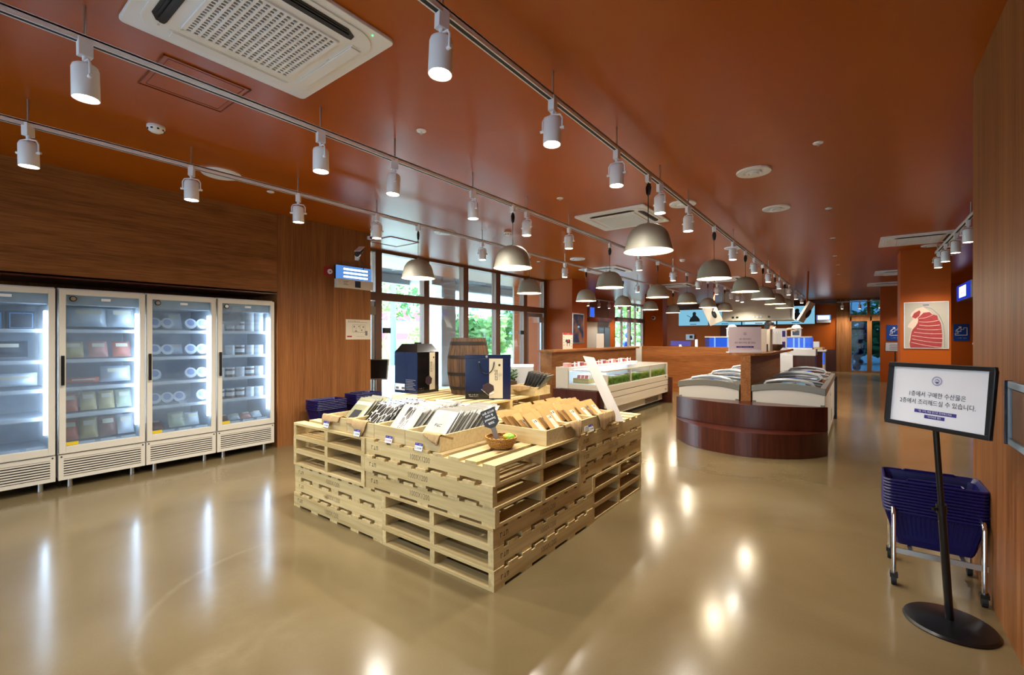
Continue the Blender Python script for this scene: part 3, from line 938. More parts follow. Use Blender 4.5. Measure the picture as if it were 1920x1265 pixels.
dn = (0, 0, -1)
acs = [(-2.472, 1.105, 0, 'white ceiling cassette air conditioner at the front, above the fridge aisle'),
       (-2.51, 5.79, 0, 'white ceiling cassette air conditioner above the first pendants'),
       (-4.75, 9.98, 0, 'white ceiling cassette air conditioner near the terracotta window pillar'),
       (-4.4, 14.2, 0, 'small far ceiling cassette air conditioner before the kitchen, window side'),
       (.795, 9.87, 0, 'white ceiling cassette air conditioner beside the ham poster pillar'),
       (.85, 14.6, 0, 'white ceiling cassette air conditioner half hidden behind the ham poster pillar'),
       (.75, 17.6, 0, 'white ceiling cassette air conditioner before the stair sign wall'),
       (-2.9, 13.5, 0, 'small far ceiling cassette air conditioner near the hanging boards')]
for i, (x, y, a, lab) in enumerate(acs):
    if i == 0:
        ac0.location = (x, y, H); ac0['label'] = lab
    else:
        dup(ac0, (x, y, H), (0, 0, 0), lab)
# the maker's mark and the range name on the front unit only (the others are too small to read)
MB().lathe([(.009, 0), (.014, 0)], 20).build('round_mark', m_ink, ac0, loc=(-.30, -.345, -.0307))
dashes(ac0, 3, .016, (-.335, -.335, -.0307), dn, m_ink, up=(1, 0, 0), seed=4)
dashes(ac0, 5, .016, (.05, .335, -.0307), dn, m_greyink, up=(0, -1, 0), seed=5)

def diffuser(x, y, r, lab, rings=3):
    t = thing('ceiling_diffuser', lab, 'ceiling vent', (x, y, H), group='round white ceiling diffusers')
    MB().lathe([(0.0, -.004), (r * .55, -.004), (r * .6, -.016), (r * .96, -.016), (r, -.008), (r, 0)], 40).build('plate', m_whiteplastic, t, smooth=True)
    MB().lathe([(r * .40, -.006), (r * .46, -.026), (r * .30, -.026), (r * .28, -.008)], 40).build('vent_ring', m_whiteplastic, t, smooth=True)
    MB().lathe([(r * .22, -.006), (r * .24, -.030), (0, -.032)], 32).build('centre_cone', m_whiteplastic, t, smooth=True)
for x, y, r, lab in ((-4.97, 1.84, .17, 'round white ceiling diffuser above the fridges'),
                     (-.79, 4.93, .155, 'round white ceiling diffuser over open floor, the front one of two'),
                     (-.79, 6.49, .155, 'round white ceiling diffuser over open floor, behind the front one'),
                     (-1.66, 5.6, .155, 'round white ceiling diffuser beside the track over the freezer island'),
                     (-5.01, 4.92, .16, 'round white ceiling diffuser before the window bays'),
                     (-4.55, 8.24, .155, 'round white ceiling diffuser near the terracotta window pillar'),
                     (-5.9, 13.1, .155, 'round white ceiling diffuser far back before the glass entrance'),
                     (-1.75, 8.9, .155, 'round white ceiling diffuser above the freezer island'),
                     (1.25, 7.2, .155, 'round white ceiling diffuser above the short track by the near wall'),
                     (1.05, 10.95 - .2, .14, 'round white ceiling diffuser touching the ham poster pillar')):
    diffuser(x, y, r, lab)
def detector(x, y, lab):
    t = thing('smoke_detector', lab, 'smoke detector', (x, y, H), group='white smoke detectors')
    MB().lathe([(0.0, -.048), (.03, -.047), (.047, -.036), (.052, -.022), (.058, -.016), (.058, 0)], 32).build('housing', m_whiteplastic, t, smooth=True)
    for k in range(8):
        a = k * PI / 4
        MB().box(-.007, .007, -.003, .003, -.034, -.024, T=Matrix.Rotation(a, 4, 'Z') @ Matrix.Translation((0, .0505, 0))).build('vent_slot', m_vent, t)
detector(-4.26, 1.13, 'round white smoke detector near the ceiling hatch')
detector(-4.27, 5.54, 'round white smoke detector before the window bays')
detector(-2.86, 9.62, 'round white smoke detector above the rows of pendants')
def sprinkler(x, y, lab):
    t = thing('ceiling_sprinkler', lab, 'sprinkler', (x, y, H), group='small ceiling sprinkler heads')
    MB().lathe([(0.0, -.008), (.02, -.010), (.036, -.006), (.038, 0)], 24).build('plate', m_whiteplastic, t, smooth=True)
    MB().cyl((0, 0, -.028), (0, 0, -.008), .012, .008, 12).build('nozzle', m_chrome, t)
for x, y, lab in ((-5.16, 2.40, 'small white sprinkler head above the fridges'), (-2.70, 2.40, 'small white sprinkler head beside the middle track'),
                  (-2.73, 4.53, 'small white sprinkler head before the second air conditioner'), (-.25, 4.53, 'small white sprinkler head over open floor, front of the row'),
                  (-.27, 6.91, 'small white sprinkler head over open floor, second of the row'), (-.3, 9.0, 'small white sprinkler head over open floor, third of the row'),
                  (-5.37, 8.03, 'small white sprinkler head before the last window bay'), (-.33, 11.0, 'small white sprinkler head over open floor, fourth of the row'),
                  (-.32, 12.4, 'small white sprinkler head over open floor, fifth of the row'), (-.35, 14.3, 'small white sprinkler head over open floor, sixth of the row'),
                  (-.35, 16.5, 'small white sprinkler head over open floor, last of the row')):
    sprinkler(x, y, lab)
def hatch(x, y, sx, sy, lab):
    t = thing('ceiling_hatch', lab, 'access hatch', (x, y, H), group='painted ceiling hatches')
    MB().box(-sx, sx, -sy, sy, -.004, 0).build('panel', m_ceil, t)
    for k, (a, b, c, d) in enumerate(((-sx, sx, -sy, -sy + .006), (-sx, sx, sy - .006, sy), (-sx, -sx + .006, -sy, sy), (sx - .006, sx, -sy, sy))):
        MB().box(a, b, c, d, -.009, -.004).build('edge_trim', M('hatch_joint', (112, 52, 18), rough=.5) if k == 0 and lab.startswith('square') else bpy.data.materials['hatch_joint'], t)
    e = .03
    for (a, b, c, d) in ((-sx + e, sx - e, -sy + e, -sy + e + .004), (-sx + e, sx - e, sy - e - .004, sy - e), (-sx + e, -sx + e + .004, -sy + e, sy - e), (sx - e - .004, sx - e, -sy + e, sy - e)):
        MB().box(a, b, c, d, -.006, -.004).build('edge_trim', bpy.data.materials['hatch_joint'], t)
hatch(-3.37, 1.10, .24, .235, 'square ceiling hatch painted terracotta, beside the front air conditioner')
hatch(-6.2, 4.9, .3, .3, 'painted ceiling hatch before the first window bay')

# ================================================================== upright display fridges
FY = [.492, 1.164, 1.826, 2.494]      # centre of each along the wall
FX = -5.965                            # front plane
FW = .326
FNAME = ['fourth fridge from wood panel', 'third fridge from wood panel', 'second fridge from wood panel', 'fridge beside wood panel']
SH = [.40, .685, .945, 1.215, 1.505]    # shelf tops
def make_fridge():
    t = thing('display_fridge', 'x', 'fridge', (0, 0, 0), group='white upright glass door fridges')
    b = MB()
    b.box(-.72, -.70, -FW, FW, .10, 1.90)
    b.box(-.70, -.05, -FW, -FW + .03, .10, 1.90); b.box(-.70, -.05, FW - .03, FW, .10, 1.90)
    b.box(-.70, -.05, -FW + .03, FW - .03, 1.86, 1.90); b.box(-.70, -.05, -FW + .03, FW - .03, .10, .385)
    b.build('cabinet', m_fridge_in, t)
    MB().box(-.70, -.04, -FW + .032, FW - .032, 1.745, 1.858).build('header_box', m_lightbox, t)
    # grille panel with real slots
    g = MB()
    g.box(-.05, 0, -FW, FW, .085, .12); g.box(-.05, 0, -FW, FW, .285, .325)
    g.box(-.05, 0, -FW, -FW + .035, .12, .285); g.box(-.05, 0, FW - .035, FW, .12, .285)
    n = 7
    for k in range(n):
        z = .12 + (.165) * (k + .55) / n
        g.box(-.008, .002, -FW + .035, FW - .035, z - .0055, z + .0065)
    g.build('grille', m_fridge, t)
    MB().box(-.05, -.010, -FW + .035, FW - .035, .12, .285).build('grille_backing', m_groove, t)
    for s in (-1, 1):
        MB().cyl((.0, s * (FW - .02), .305), (.004, s * (FW - .02), .305), .007, n=10).build('grille_screw', m_groove, t)
    for x in (-.08, -.62):
        for s in (-1, 1):
            MB().cyl((x, s * (FW - .09), 0), (x, s * (FW - .09), .10), .02, .016, 12).build('foot', m_steel, t)
    d = MB()
    z0, z1 = .335, 1.885
    d.box(-.035, .012, -FW + .003, -FW + .048, z0, z1); d.box(-.035, .012, FW - .048, FW - .003, z0, z1)
    d.box(-.035, .012, -FW + .048, FW - .048, z1 - .05, z1); d.box(-.035, .012, -FW + .048, FW - .048, z0, z0 + .065)
    do = d.build('door', m_fridge, t, bevel=.004)
    MB().box(-.018, -.014, -FW + .045, FW - .045, z0 + .06, z1 - .045).build('glass_pane', m_fog, do)
    h = MB().box(.022, .04, -FW + .012, -FW + .036, .98, 1.26)
    h.box(.010, .03, -FW + .014, -FW + .034, .99, 1.02); h.box(.010, .03, -FW + .014, -FW + .034, 1.22, 1.25)
    h.build('handle', m_black, do, bevel=.004)
    MB().cyl((-.012, -FW + .10, 1.80), (.004, -FW + .10, 1.80), .026, n=24).build('thermometer', m_black, do, smooth=False)
    MB().cyl((.004, -FW + .10, 1.80), (.006, -FW + .10, 1.80), .019, n=24).build('thermometer_dial', m_steel, do)
    MB().box(-.013, -.011, -.02, .05, 1.79, 1.815).build('header_label', m_whiteplastic, do)
    MB().box(-.013, -.011, -FW + .05, -FW + .14, z0 + .068, z0 + .10).build('yellow_notice', M('yellow_sticker', (214, 186, 40), rough=.5) if 'yellow_sticker' not in bpy.data.materials else bpy.data.materials['yellow_sticker'], do)
    for k_ in range(3):
        MB().box(-.075, -.070, -FW + .15 + .16 * k_, -FW + .27 + .16 * k_, .392, .418).build('price_strip', m_white, t)
    for z in SH[1:]:
        s = MB().box(-.66, -.085, -FW + .034, FW - .034, z - .014, z).build('shelf', m_fridge_in, t)
        MB().box(-.085, -.078, -FW + .034, FW - .034, z - .03, z + .004).build('price_rail', m_white, s)
    MB().box(-.062, -.038, FW - .074, FW - .05, .52, 1.68).build('tube_light', m_led, t, bevel=.006)
    return t
fr0 = make_fridge()
for i in range(4):
    lab = 'white upright glass door fridge, ' + ['last of the row, mostly empty', 'third from the wood end panel, with bagged food', 'second from the wood end panel, with lidded tubs', 'beside the wood end panel, with stacked jars'][i]
    if i == 0:
        fr0.location = (FX, FY[0], 0); fr0['label'] = lab
    else:
        dup(fr0, (FX, FY[i], 0), (0, 0, 0), lab)
tag(MB().box(FX - .70, FX - .01, .14, 2.86, 1.985, 2.0).build('niche_lining', m_dark), 'dark lining board above the fridge row inside the niche', 'board')

shn = {0: 'floor shelf', 1: 'fourth shelf down', 2: 'third shelf down', 3: 'second shelf down', 4: 'top shelf'}
m_tubl = M('blue_print_lid', (150, 164, 204), rough=.4)
m_tubw = M('white_tub', (226, 230, 236), rough=.35)
m_jar1 = M('white_jar', (222, 224, 226), rough=.35)
m_jar2 = M('brown_jar', (120, 84, 66), rough=.35)
m_jarl = M('pale_jar_label', (236, 236, 240), rough=.5)
m_o = M('salmon_pack', (206, 112, 82), rough=.3)
m_p = M('pink_pack', (206, 140, 126), rough=.3)
m_y = M('straw_pack', (196, 176, 116), rough=.3)
m_g = M('pale_green_pack', (196, 206, 176), rough=.3)
m_w = M('milky_bag', (214, 220, 226), rough=.3)
m_rb = M('red_brown_pack', (130, 72, 58), rough=.3)
m_darkbox = M('dark_fridge_box', (24, 34, 48), rough=.4)
m_cyan = M('pale_blue_line', (90, 160, 210), rough=.4)

tub_me = MB().cyl((0, 0, 0), (0, -.045, 0), .052, .056, 24).mesh('tub', m_tubw)
lid_me = MB().cyl((0, -.045, 0), (0, -.055, 0), .059, .059, 24).mesh('lid', m_tubw)
prt_me = MB().cyl((0, -.055, .008), (0, -.0562, .008), .036, .036, 24).mesh('lid_print', m_tubl)
def tub(fi, k, y, n, x=-.16, z=.0):
    """a round tub standing tilted so its lid faces the door"""
    t = thing('lidded_tub', 'blue-lid tub, %s from handle side, %s of %s' % (ORD[n], shn[k], FNAME[fi]), 'tub', (FX + x, FY[fi] + y, SH[k] + .068 + z), (R(-18), 0, R(90)), group='lidded tubs in the fridge')
    obj('tub_body', tub_me, t); obj('lid', lid_me, t); obj('lid_print', prt_me, t)
    return t
jb1 = MB().cyl((0, 0, 0), (0, 0, .10), .05, n=22).mesh('jar_body', m_jar1)
jb2 = MB().cyl((0, 0, 0), (0, 0, .10), .05, n=22).mesh('jar_body', m_jar2)
jl = MB().cyl((0, 0, .10), (0, 0, .118), .052, n=22).mesh('lid', m_white)
jk = MB().cyl((0, 0, .03), (0, 0, .075), .0507, n=22, cap=False).mesh('paper_label', m_jarl)
def jar(fi, k, y, n, brown, x=-.17, up=0):
    w = 'brown' if brown else 'white'
    t = thing('food_jar', '%s jar%s, %s from handle side, %s of %s' % (w, ' stacked on another' if up else '', ORD[n], shn[k], FNAME[fi]), 'jar', (FX + x, FY[fi] + y, SH[k] + .002 + up * .12), group='jars in the fridge')
    obj('jar_body', jb2 if brown else jb1, t); obj('lid', jl, t); obj('paper_label', jk, t)
    return t
def bagmesh(w, h, d, mat):
    def prof(u, v, s):
        e = (1 - abs(2 * u - 1) ** 3) * (1 - abs(2 * v - 1) ** 4)
        return ((u - .5) * w, s * d * .5 * e, v * h)
    mb = MB()
    mb.grid(lambda u, v: prof(u, v, -1), 10, 10, 0)
    mb.grid(lambda u, v: prof(u, v, 1), 10, 10, 0, flip=True)
    return mb.mesh('pack_body', mat, smooth=True, merge=True)
def bag(fi, k, y, n, w, h, d, mat, what, tilt=-22, x=-.2, z=.004):
    t = thing('food_bag', '%s, %s from handle side, %s of %s' % (what, ORD[n], shn[k], FNAME[fi]), 'food pack', (FX + x, FY[fi] + y, SH[k] + z + d * .2), (R(tilt), 0, R(90)), group='bagged food in the fridge')
    obj('pack_body', bagmesh(w, h, d, mat), t)
    s = MB().box(-w * .32, w * .32, -d * .5 - .0005 - .004, -d * .5 - .003, h * .58, h * .8)
    s.build('paper_label', m_sticker, t)
    return t
rj = random.Random(3)
# jars: fridge by the wood panel
for k in (4, 3, 2, 1):
    n = 0
    for c in range(5):
        if k == 3 and c in (0,): continue
        jar(3, k, -.235 + .113 * c, n, (k, c) in ((4, 1), (4, 2), (2, 1), (1, 0), (1, 1), (1, 2), (3, 2), (2, 3)), x=-.18)
        n += 1
for n, c in enumerate((3, 4)):
    jar(3, 4, -.235 + .113 * c, n, False, x=-.18, up=1)
for c in range(4):
    bag(3, 0, -.2 + .13 * c, c, .12, .09, .06, (m_rb, m_w, m_p, m_w)[c], ('red brown pack', 'milky pack', 'pink pack', 'white pack')[c], tilt=-50, x=-.16)
# tubs: second fridge
for k, cols in ((4, (0, 1, 3, 4)), (3, (0, 1, 3, 4)), (2, (0, 3, 4)), (1, (0, 1, 2, 4))):
    for n, c in enumerate(cols):
        tub(2, k, -.225 + .112 * c, n)
bag(2, 4, .02, 0, .16, .2, .08, m_w, 'milky bag', x=-.34)
bag(2, 0, -.21, 0, .2, .14, .06, m_rb, 'red and white pack', tilt=-60, x=-.2)
bag(2, 0, -.0, 1, .15, .17, .08, m_g, 'pale green bag', x=-.18)
bag(2, 0, .15, 2, .14, .15, .08, m_w, 'milky bag', x=-.18)
bag(2, 3, .0, 0, .22, .12, .1, m_w, 'long bag', x=-.36)
# bags: third fridge
bag(1, 4, -.09, 0, .30, .20, .14, m_w, 'large milky bag', tilt=-12)
bag(1, 4, .17, 1, .22, .20, .14, m_w, 'second large milky bag', tilt=-12)
for c, (m_, wh) in enumerate(((m_y, 'straw coloured bag'), (m_p, 'pink bag'), (m_o, 'salmon bag'))):
    bag(1, 3, -.19 + .185 * c, c, .15, .17, .06, m_, wh)
bag(1, 2, -.13, 0, .26, .06, .12, m_o, 'flat salmon pack', tilt=0)
bag(1, 2, .13, 1, .24, .16, .13, m_w, 'white frosted bag', tilt=-8)
for c, (m_, wh) in enumerate(((m_o, 'salmon bag'), (m_y, 'straw coloured bag'), (m_y, 'dull yellow bag'), (m_g, 'pale green bag'))):
    bag(1, 1, -.22 + .14 * c, c, .125, .19, .06, m_, wh)
for c, (m_, wh) in enumerate(((m_o, 'salmon bag'), (m_y, 'straw coloured bag'), (m_rb, 'red brown bag'), (m_w, 'round milky bag'))):
    bag(1, 0, -.22 + .145 * c, c, .135, .21, .08, m_, wh)
# frosted boxes: last fridge of the row
for c in range(2):
    t = thing('frozen_box', 'dark box with pale blue outline, %s from handle side, fourth fridge from wood panel' % ORD[c], 'box', (FX - .3, FY[0] - .02 + .20 * c - .05, SH[4] + .001), group='dark boxes in the last fridge')
    MB().box(-.12, .08, -.085, .085, 0, .17).build('carton', m_darkbox, t)
    for (a, b, c_, d) in ((-.075, .075, .012, .018), (-.075, .075, .146, .152), (-.075, -.069, .018, .146), (.069, .075, .018, .146)):
        MB().box(.0802, .081, a, b, c_, d).build('outline_trim', m_cyan, t)
bag(0, 2, .06, 0, .34, .12, .16, m_w, 'long milky bag', tilt=0)
bag(0, 3, .0, 0, .36, .15, .14, m_darkbox, 'dark wide pack', tilt=-5, x=-.3)

# ---------------------------------------------------------------- things on the fridge wall
t = thing('insect_trap', 'lit blue insect trap lamp on the wood panel above the evacuation plan', 'insect trap', (-5.998, 3.985, 2.15))
MB().box(0, .09, -.30, .30, 0, .13).build('base_housing', m_cream, t, bevel=.006)
MB().box(0, .03, -.30, .30, .13, .33).build('back_plate', m_black, t, bevel=.003)
MB().box(.03, .045, -.295, .295, .132, .328).build('light_panel', m_trapblue, t)
for k in range(3):
    MB().cyl((.056, -.18, .17 + .055 * k), (.056, .215, .17 + .055 * k), .013, n=10).build('tube', m_trap, t)
    MB().box(.046, .075, .215, .235, .158 + .055 * k, .182 + .055 * k).build('tube_socket', m_steel, t)
MB().box(.0902, .0915, -.02, .075, .02, .115).build('blue_badge', m_navybox, t)
for k in range(3):
    MB().box(.0902, .0912, -.21, -.13 - .02 * (k % 2), .045 + .022 * k, .052 + .022 * k).build('printed_line', m_greyink, t)
t = thing('fire_call_point', 'square red fire call plate on the wood panel', 'fire alarm', (-5.999, 3.59, 2.37))
MB().box(0, .012, -.065, .065, -.065, .065).build('plate', m_redplate, t, bevel=.002)
MB().cyl((.012, .015, 0), (.03, .015, 0), .035, n=24).build('round_button', m_whiteplastic, t)
MB().cyl((.03, .015, 0), (.034, .015, 0), .014, n=16).build('button_centre', m_grey, t)
t = thing('evacuation_plan', 'white evacuation plan sheet on the wood panel below the insect trap', 'notice', (-5.999, 4.08, 1.55))
MB().box(0, .004, -.21, .21, -.15, .15).build('sheet', m_cream, t)
pl = [(-.18, .16, .105, .108)] + [(-.17 + .035 * k, -.155 + .035 * k, .118, .130) for k in range(6)] + [(-.10, .12, .07, .073), (-.10, .12, -.04, -.037), (-.10, -.097, -.04, .07), (.117, .12, -.04, .07), (-.04, -.037, -.04, .03), (.03, .033, .0, .07), (-.08, -.06, .03, .055), (.05, .07, -.02, .0), (.0, .02, .04, .055), (-.06, -.02, -.03, -.02), (.075, .10, .03, .05), (-.04, .10, -.105, -.102), (.12, .16, -.09, -.02)]
for k, (a, b, c, d) in enumerate(pl):
    MB().box(.0042, .005, a, b, c, d).build('printed_line', m_greyink if k % 4 else m_ink, t)
MB().box(.0042, .005, -.19, -.11, -.115, -.095).build('red_mark', m_red, t)
t = thing('security_camera', 'black and white security camera on the wood panel above the insect trap', 'camera', (-5.998, 4.02, 2.62))
MB().box(0, .02, .0, .07, -.03, .06).build('wall_plate', m_whiteplastic, t, bevel=.003)
MB().tube([(.02, .03, .02), (.08, .03, .03), (.11, .02, .06)], .012, 8).build('bracket', m_whiteplastic, t)
Tc = Matrix.Translation((.13, .0, .08)) @ Matrix.Rotation(R(35), 4, 'Z') @ Matrix.Rotation(R(28), 4, 'X')
MB().cyl((0, -.13, 0), (0, .07, 0), .035, n=18, T=Tc).build('camera_body', m_black, t)
MB().box(-.045, .045, -.10, .12, .036, .046, T=Tc).build('sun_shield', m_whiteplastic, t, bevel=.003)
MB().tube([(.02, .05, -.02), (.05, .10, -.06), (.05, .12, -.16), (.03, .06, -.24), (.01, .0, -.27)], .006, 8).build('cable', m_black, t, smooth=True)
t = thing('ceiling_sensor', 'small white motion sensor at the top edge of the wood panel end', 'sensor', (-5.99, 4.26, 2.985))
MB().box(0, .05, -.03, .035, -.05, .0).build('housing', m_whiteplastic, t, bevel=.008)
MB().ball((.05, 0, -.025), .018, 12, 8).build('lens', m_purple, t, smooth=True)
t = thing('door_monitor', 'black monitor screen on a stand behind the wood panel end', 'monitor', (-6.42, 4.66, 0))
Tm = Matrix.Translation((0, 0, .90)) @ Matrix.Rotation(R(32), 4, 'Z') @ Matrix.Rotation(R(-12), 4, 'X')
MB().box(-.25, .25, -.02, .02, -.17, .17, T=Tm).build('housing', m_steel, t, bevel=.004)
MB().box(-.235, .235, -.0215, -.0205, -.155, .155, T=Tm).build('screen', m_black, t)
MB().cyl((0, .03, .02), (0, .03, .82), .02, n=12).build('pole', m_steel, t)
MB().cyl((0, .03, 0), (0, .03, .02), .17, n=24).build('base', m_steel, t)

# framed notice on the near wall
t = thing('wall_notice_frame', 'pale blue framed notice on the near wood wall beside the sign stand', 'notice', (.577, 2.90, 1.085))
fb = MB()
fb.box(-.02, 0, -.15, .15, -.145, -.115); fb.box(-.02, 0, -.15, .15, .115, .145); fb.box(-.02, 0, -.15, -.12, -.115, .115); fb.box(-.02, 0, .12, .15, -.115, .115)
fb.build('frame', M('pale_blue_frame', (150, 176, 196), rough=.4), t, bevel=.003)
MB().box(-.012, -.008, -.12, .12, -.115, .115).build('sheet', M('brown_notice_sheet', (120, 80, 54), rough=.5), t)
MB().box(-.03, -.0, .15, .168, -.147, .147).build('side_edge', m_navybox, t, bevel=.004)

# ================================================================== pallets
HP = .118
str_me = MB().box(-.6, .6, -.02, .02, .018, .100).mesh('stringer', m_pal)
top_me = MB().box(-.047, .047, -.5, .5, .100, .118).mesh('deck_board', m_pal_end)
bot_me = MB().box(-.05, .05, -.5, .5, .0, .018).mesh('bottom_board', m_pal_end)
m_stampdark = M('stencil_ink_dark', (60, 48, 38), rough=.8)
def make_pallet():
    t = thing('wooden_pallet', 'x', 'pallet', (0, 0, 0), group='stacked pine pallets')
    for k, y in enumerate((-.48, 0, .48)):
        s = obj('stringer', str_me, t, loc=(0, y, 0))
        if k != 1:
            sg = -1 if k == 0 else 1
            write(s, '1000X1200', .052, (.03 * sg, sg * .0203, .058), (0, sg, 0), m_stamp, name='size_stamp', sx=.8)
            dashes(s, 3, .03, (sg * .50, sg * .0203, .06), (0, sg, 0), m_stampdark, seed=3)
    for k in range(9):
        obj('deck_board', top_me, t, loc=(-.553 + k * 1.106 / 8, 0, 0))
    for k in range(5):
        obj('bottom_board', bot_me, t, loc=(-.55 + k * 1.10 / 4, 0, 0))
    return t
pal0 = make_pallet()
pf = [True]
def pallet(cx, cy, k, along, label, z=None, jit=.006):
    a = 0 if along == 'x' else PI / 2
    loc = (cx + random.uniform(-jit, jit), cy + random.uniform(-jit, jit), HP * k if z is None else z)
    if pf[0]:
        pf[0] = False
        pal0.location = loc; pal0.rotation_euler = (0, 0, a); pal0['label'] = label
    else:
        dup(pal0, loc, (0, 0, a + (PI if random.random() < .4 else 0)), label)
PX0, PY0, PX1, PY1 = -3.82, 1.975, -1.62, 4.175
lv = ['bottom pallet', 'second pallet up', 'third pallet up', 'fourth pallet up', 'fifth pallet up', 'top pallet']
stk = ['near corner stack', 'fridge side stack', 'far stack towards the freezers', 'back stack by the barrel']
for k in range(6):
    lo = k < 3
    pallet(*((PX1 - .5, PY0 + .6) if lo else (PX1 - .6, PY0 + .5)), k, 'y' if lo else 'x', 'pine pallet, %s of the %s' % (lv[k], stk[0]))
    pallet(*((PX0 + .6, PY0 + .5) if lo else (PX0 + .5, PY0 + .6)), k, 'x' if lo else 'y', 'pine pallet, %s of the %s' % (lv[k], stk[1]))
    pallet(*((PX1 - .6, PY1 - .5) if lo else (PX1 - .5, PY1 - .6)), k, 'x' if lo else 'y', 'pine pallet, %s of the %s' % (lv[k], stk[2]))
    pallet(*((PX0 + .5, PY1 - .6) if lo else (PX0 + .6, PY1 - .5)), k, 'y' if lo else 'x', 'pine pallet, %s of the %s' % (lv[k], stk[3]))
ZP = HP * 6
pallet(-3.30, 3.56, 6, 'x', 'single pine pallet lying on top of the stacks under the gift boxes and barrel', jit=0)
ZP2 = HP * 7

# ================================================================== wooden trays, cloths, price tags
def crate(x0, x1, y0, y1, z, h, label, group='pale pine display trays'):
    t = thing('wooden_tray', label, 'tray', ((x0 + x1) / 2, (y0 + y1) / 2, z), group=group)
    w, d = (x1 - x0) / 2, (y1 - y0) / 2
    b = .012
    MB().box(-w, w, -d, -d + b, 0, h).build('front_panel', m_crate, t, bevel=.002)
    MB().box(-w, w, d - b, d, 0, h).build('back_panel', m_crate, t, bevel=.002)
    MB().box(-w, -w + b, -d + b, d - b, 0, h).build('side_panel', m_crate, t, bevel=.002)
    MB().box(w - b, w, -d + b, d - b, 0, h).build('side_panel', m_crate, t, bevel=.002)
    MB().box(-w + b, w - b, -d + b, d - b, .004, .012).build('base', m_crate, t)
    return t
CH = .103
LX = [-3.25, -2.915, -2.58, -2.245]
ln = ['olive', 'black patterned', 'banded white', 'plain white']
for i, x in enumerate(LX):
    crate(x - .166, x + .166, 2.0, 2.56, ZP + .001, CH, 'pine tray of %s seaweed packs, %s from the fridge side' % (ln[i], ORD[i]))
RY = [2.71, 3.06, 3.41]
rn = ['near', 'middle', 'far']
for i, y in enumerate(RY):
    crate(-2.07, -1.632, y - .173, y + .173, ZP + .001, CH, 'pine tray of kraft pouches, the %s one of three along the freezer side' % rn[i])
crate(-2.96, -2.63, 3.86, 4.16, ZP2 + .001, .09, 'small pine tray of upright black packs at the back beside the navy gift bag')

def cloth(p0, e, n, zt, w, hang, inside, label, seed, nu=22, nv=18, thick=.0022):
    """burlap laid over a tray edge: runs down inside, over the top, and hangs outside"""
    rr = random.Random(seed)
    p0 = Vector(p0); e = Vector(e); n = Vector(n)
    ph = [rr.uniform(0, 6.28) for _ in range(4)]
    def f(u, v):
        hg = hang(u)
        L = inside + hg
        s = v * L - inside
        wv = .006 * math.sin(u * 14 + ph[0]) + .004 * math.sin(u * 31 + ph[1])
        along = (u - .5) * w
        if s < -.006:
            off = -.020 - .10 * max(0, min(1, (-s) / inside)) + .3 * wv * 1
            z = zt + .006 + (s + .006) * .45 + .004 * math.sin(9 * u + ph[2])
            off -= 0
            return p0 + e * along + n * off + Vector((0, 0, z))
        if s < .012:
            tt = (s + .006) / .018
            return p0 + e * along + n * (-.020 + .026 * tt) + Vector((0, 0, zt + .006 + .002 * math.sin(PI * tt)))
        dz = s - .012
        k = min(1, dz / .04)
        return p0 + e * (along * (1 - .12 * (dz / max(hg, .01)))) + n * (.006 + k * (.009 + abs(wv)) + .10 * dz * .3) + Vector((0, 0, zt + .006 - dz))
    mb = MB().grid(f, nu, nv)
    o = mb.build('burlap_cloth', m_burlap, None, smooth=True)
    sol = o.modifiers.new('thickness', 'SOLIDIFY'); sol.thickness = thick; sol.offset = 0
    return tag(o, label, 'cloth', 'burlap cloths over the tray edges')
ZC = ZP + CH + .001
cloth((-3.29, 2.0, 0), (1, 0, 0), (0, -1, 0), ZC, .24, lambda u: .055 + .045 * (1 - u) ** 2, .14, 'burlap cloth draped over the tray of olive packs by the fridge side', 1)
cloth((-2.95, 2.0, 0), (1, 0, 0), (0, -1, 0), ZC, .25, lambda u: .05 + .10 * max(0, 1 - abs(u - .7) * 2.6), .12, 'burlap cloth with a hanging point on the black patterned pack tray', 2)
cloth((-2.15, 2.0, 0), (1, 0, 0), (0, -1, 0), ZC, .15, lambda u: .03 + .045 * u, .08, 'thin burlap cloth over the front corner of the plain white pack tray', 3)
cloth((-1.632, 2.88, 0), (0, 1, 0), (1, 0, 0), ZC, .24, lambda u: .04 + .10 * max(0, 1 - abs(u - .78) * 2.2), .20, 'burlap cloth with a hanging point between the near and middle pouch trays', 4)
cloth((-1.632, 3.42, 0), (0, 1, 0), (1, 0, 0), ZC, .30, lambda u: .10 + .05 * max(0, 1 - abs(u - .25) * 3), .12, 'wide burlap cloth hanging from the far pouch tray beside the leaning board', 5)
cloth((-2.79, 3.86, 0), (1, 0, 0), (0, -1, 0), ZP2 + .092, .22, lambda u: .06 + .012 * math.sin(5 * u), .06, 'burlap cloth over the small back tray beside the navy gift bag', 6)

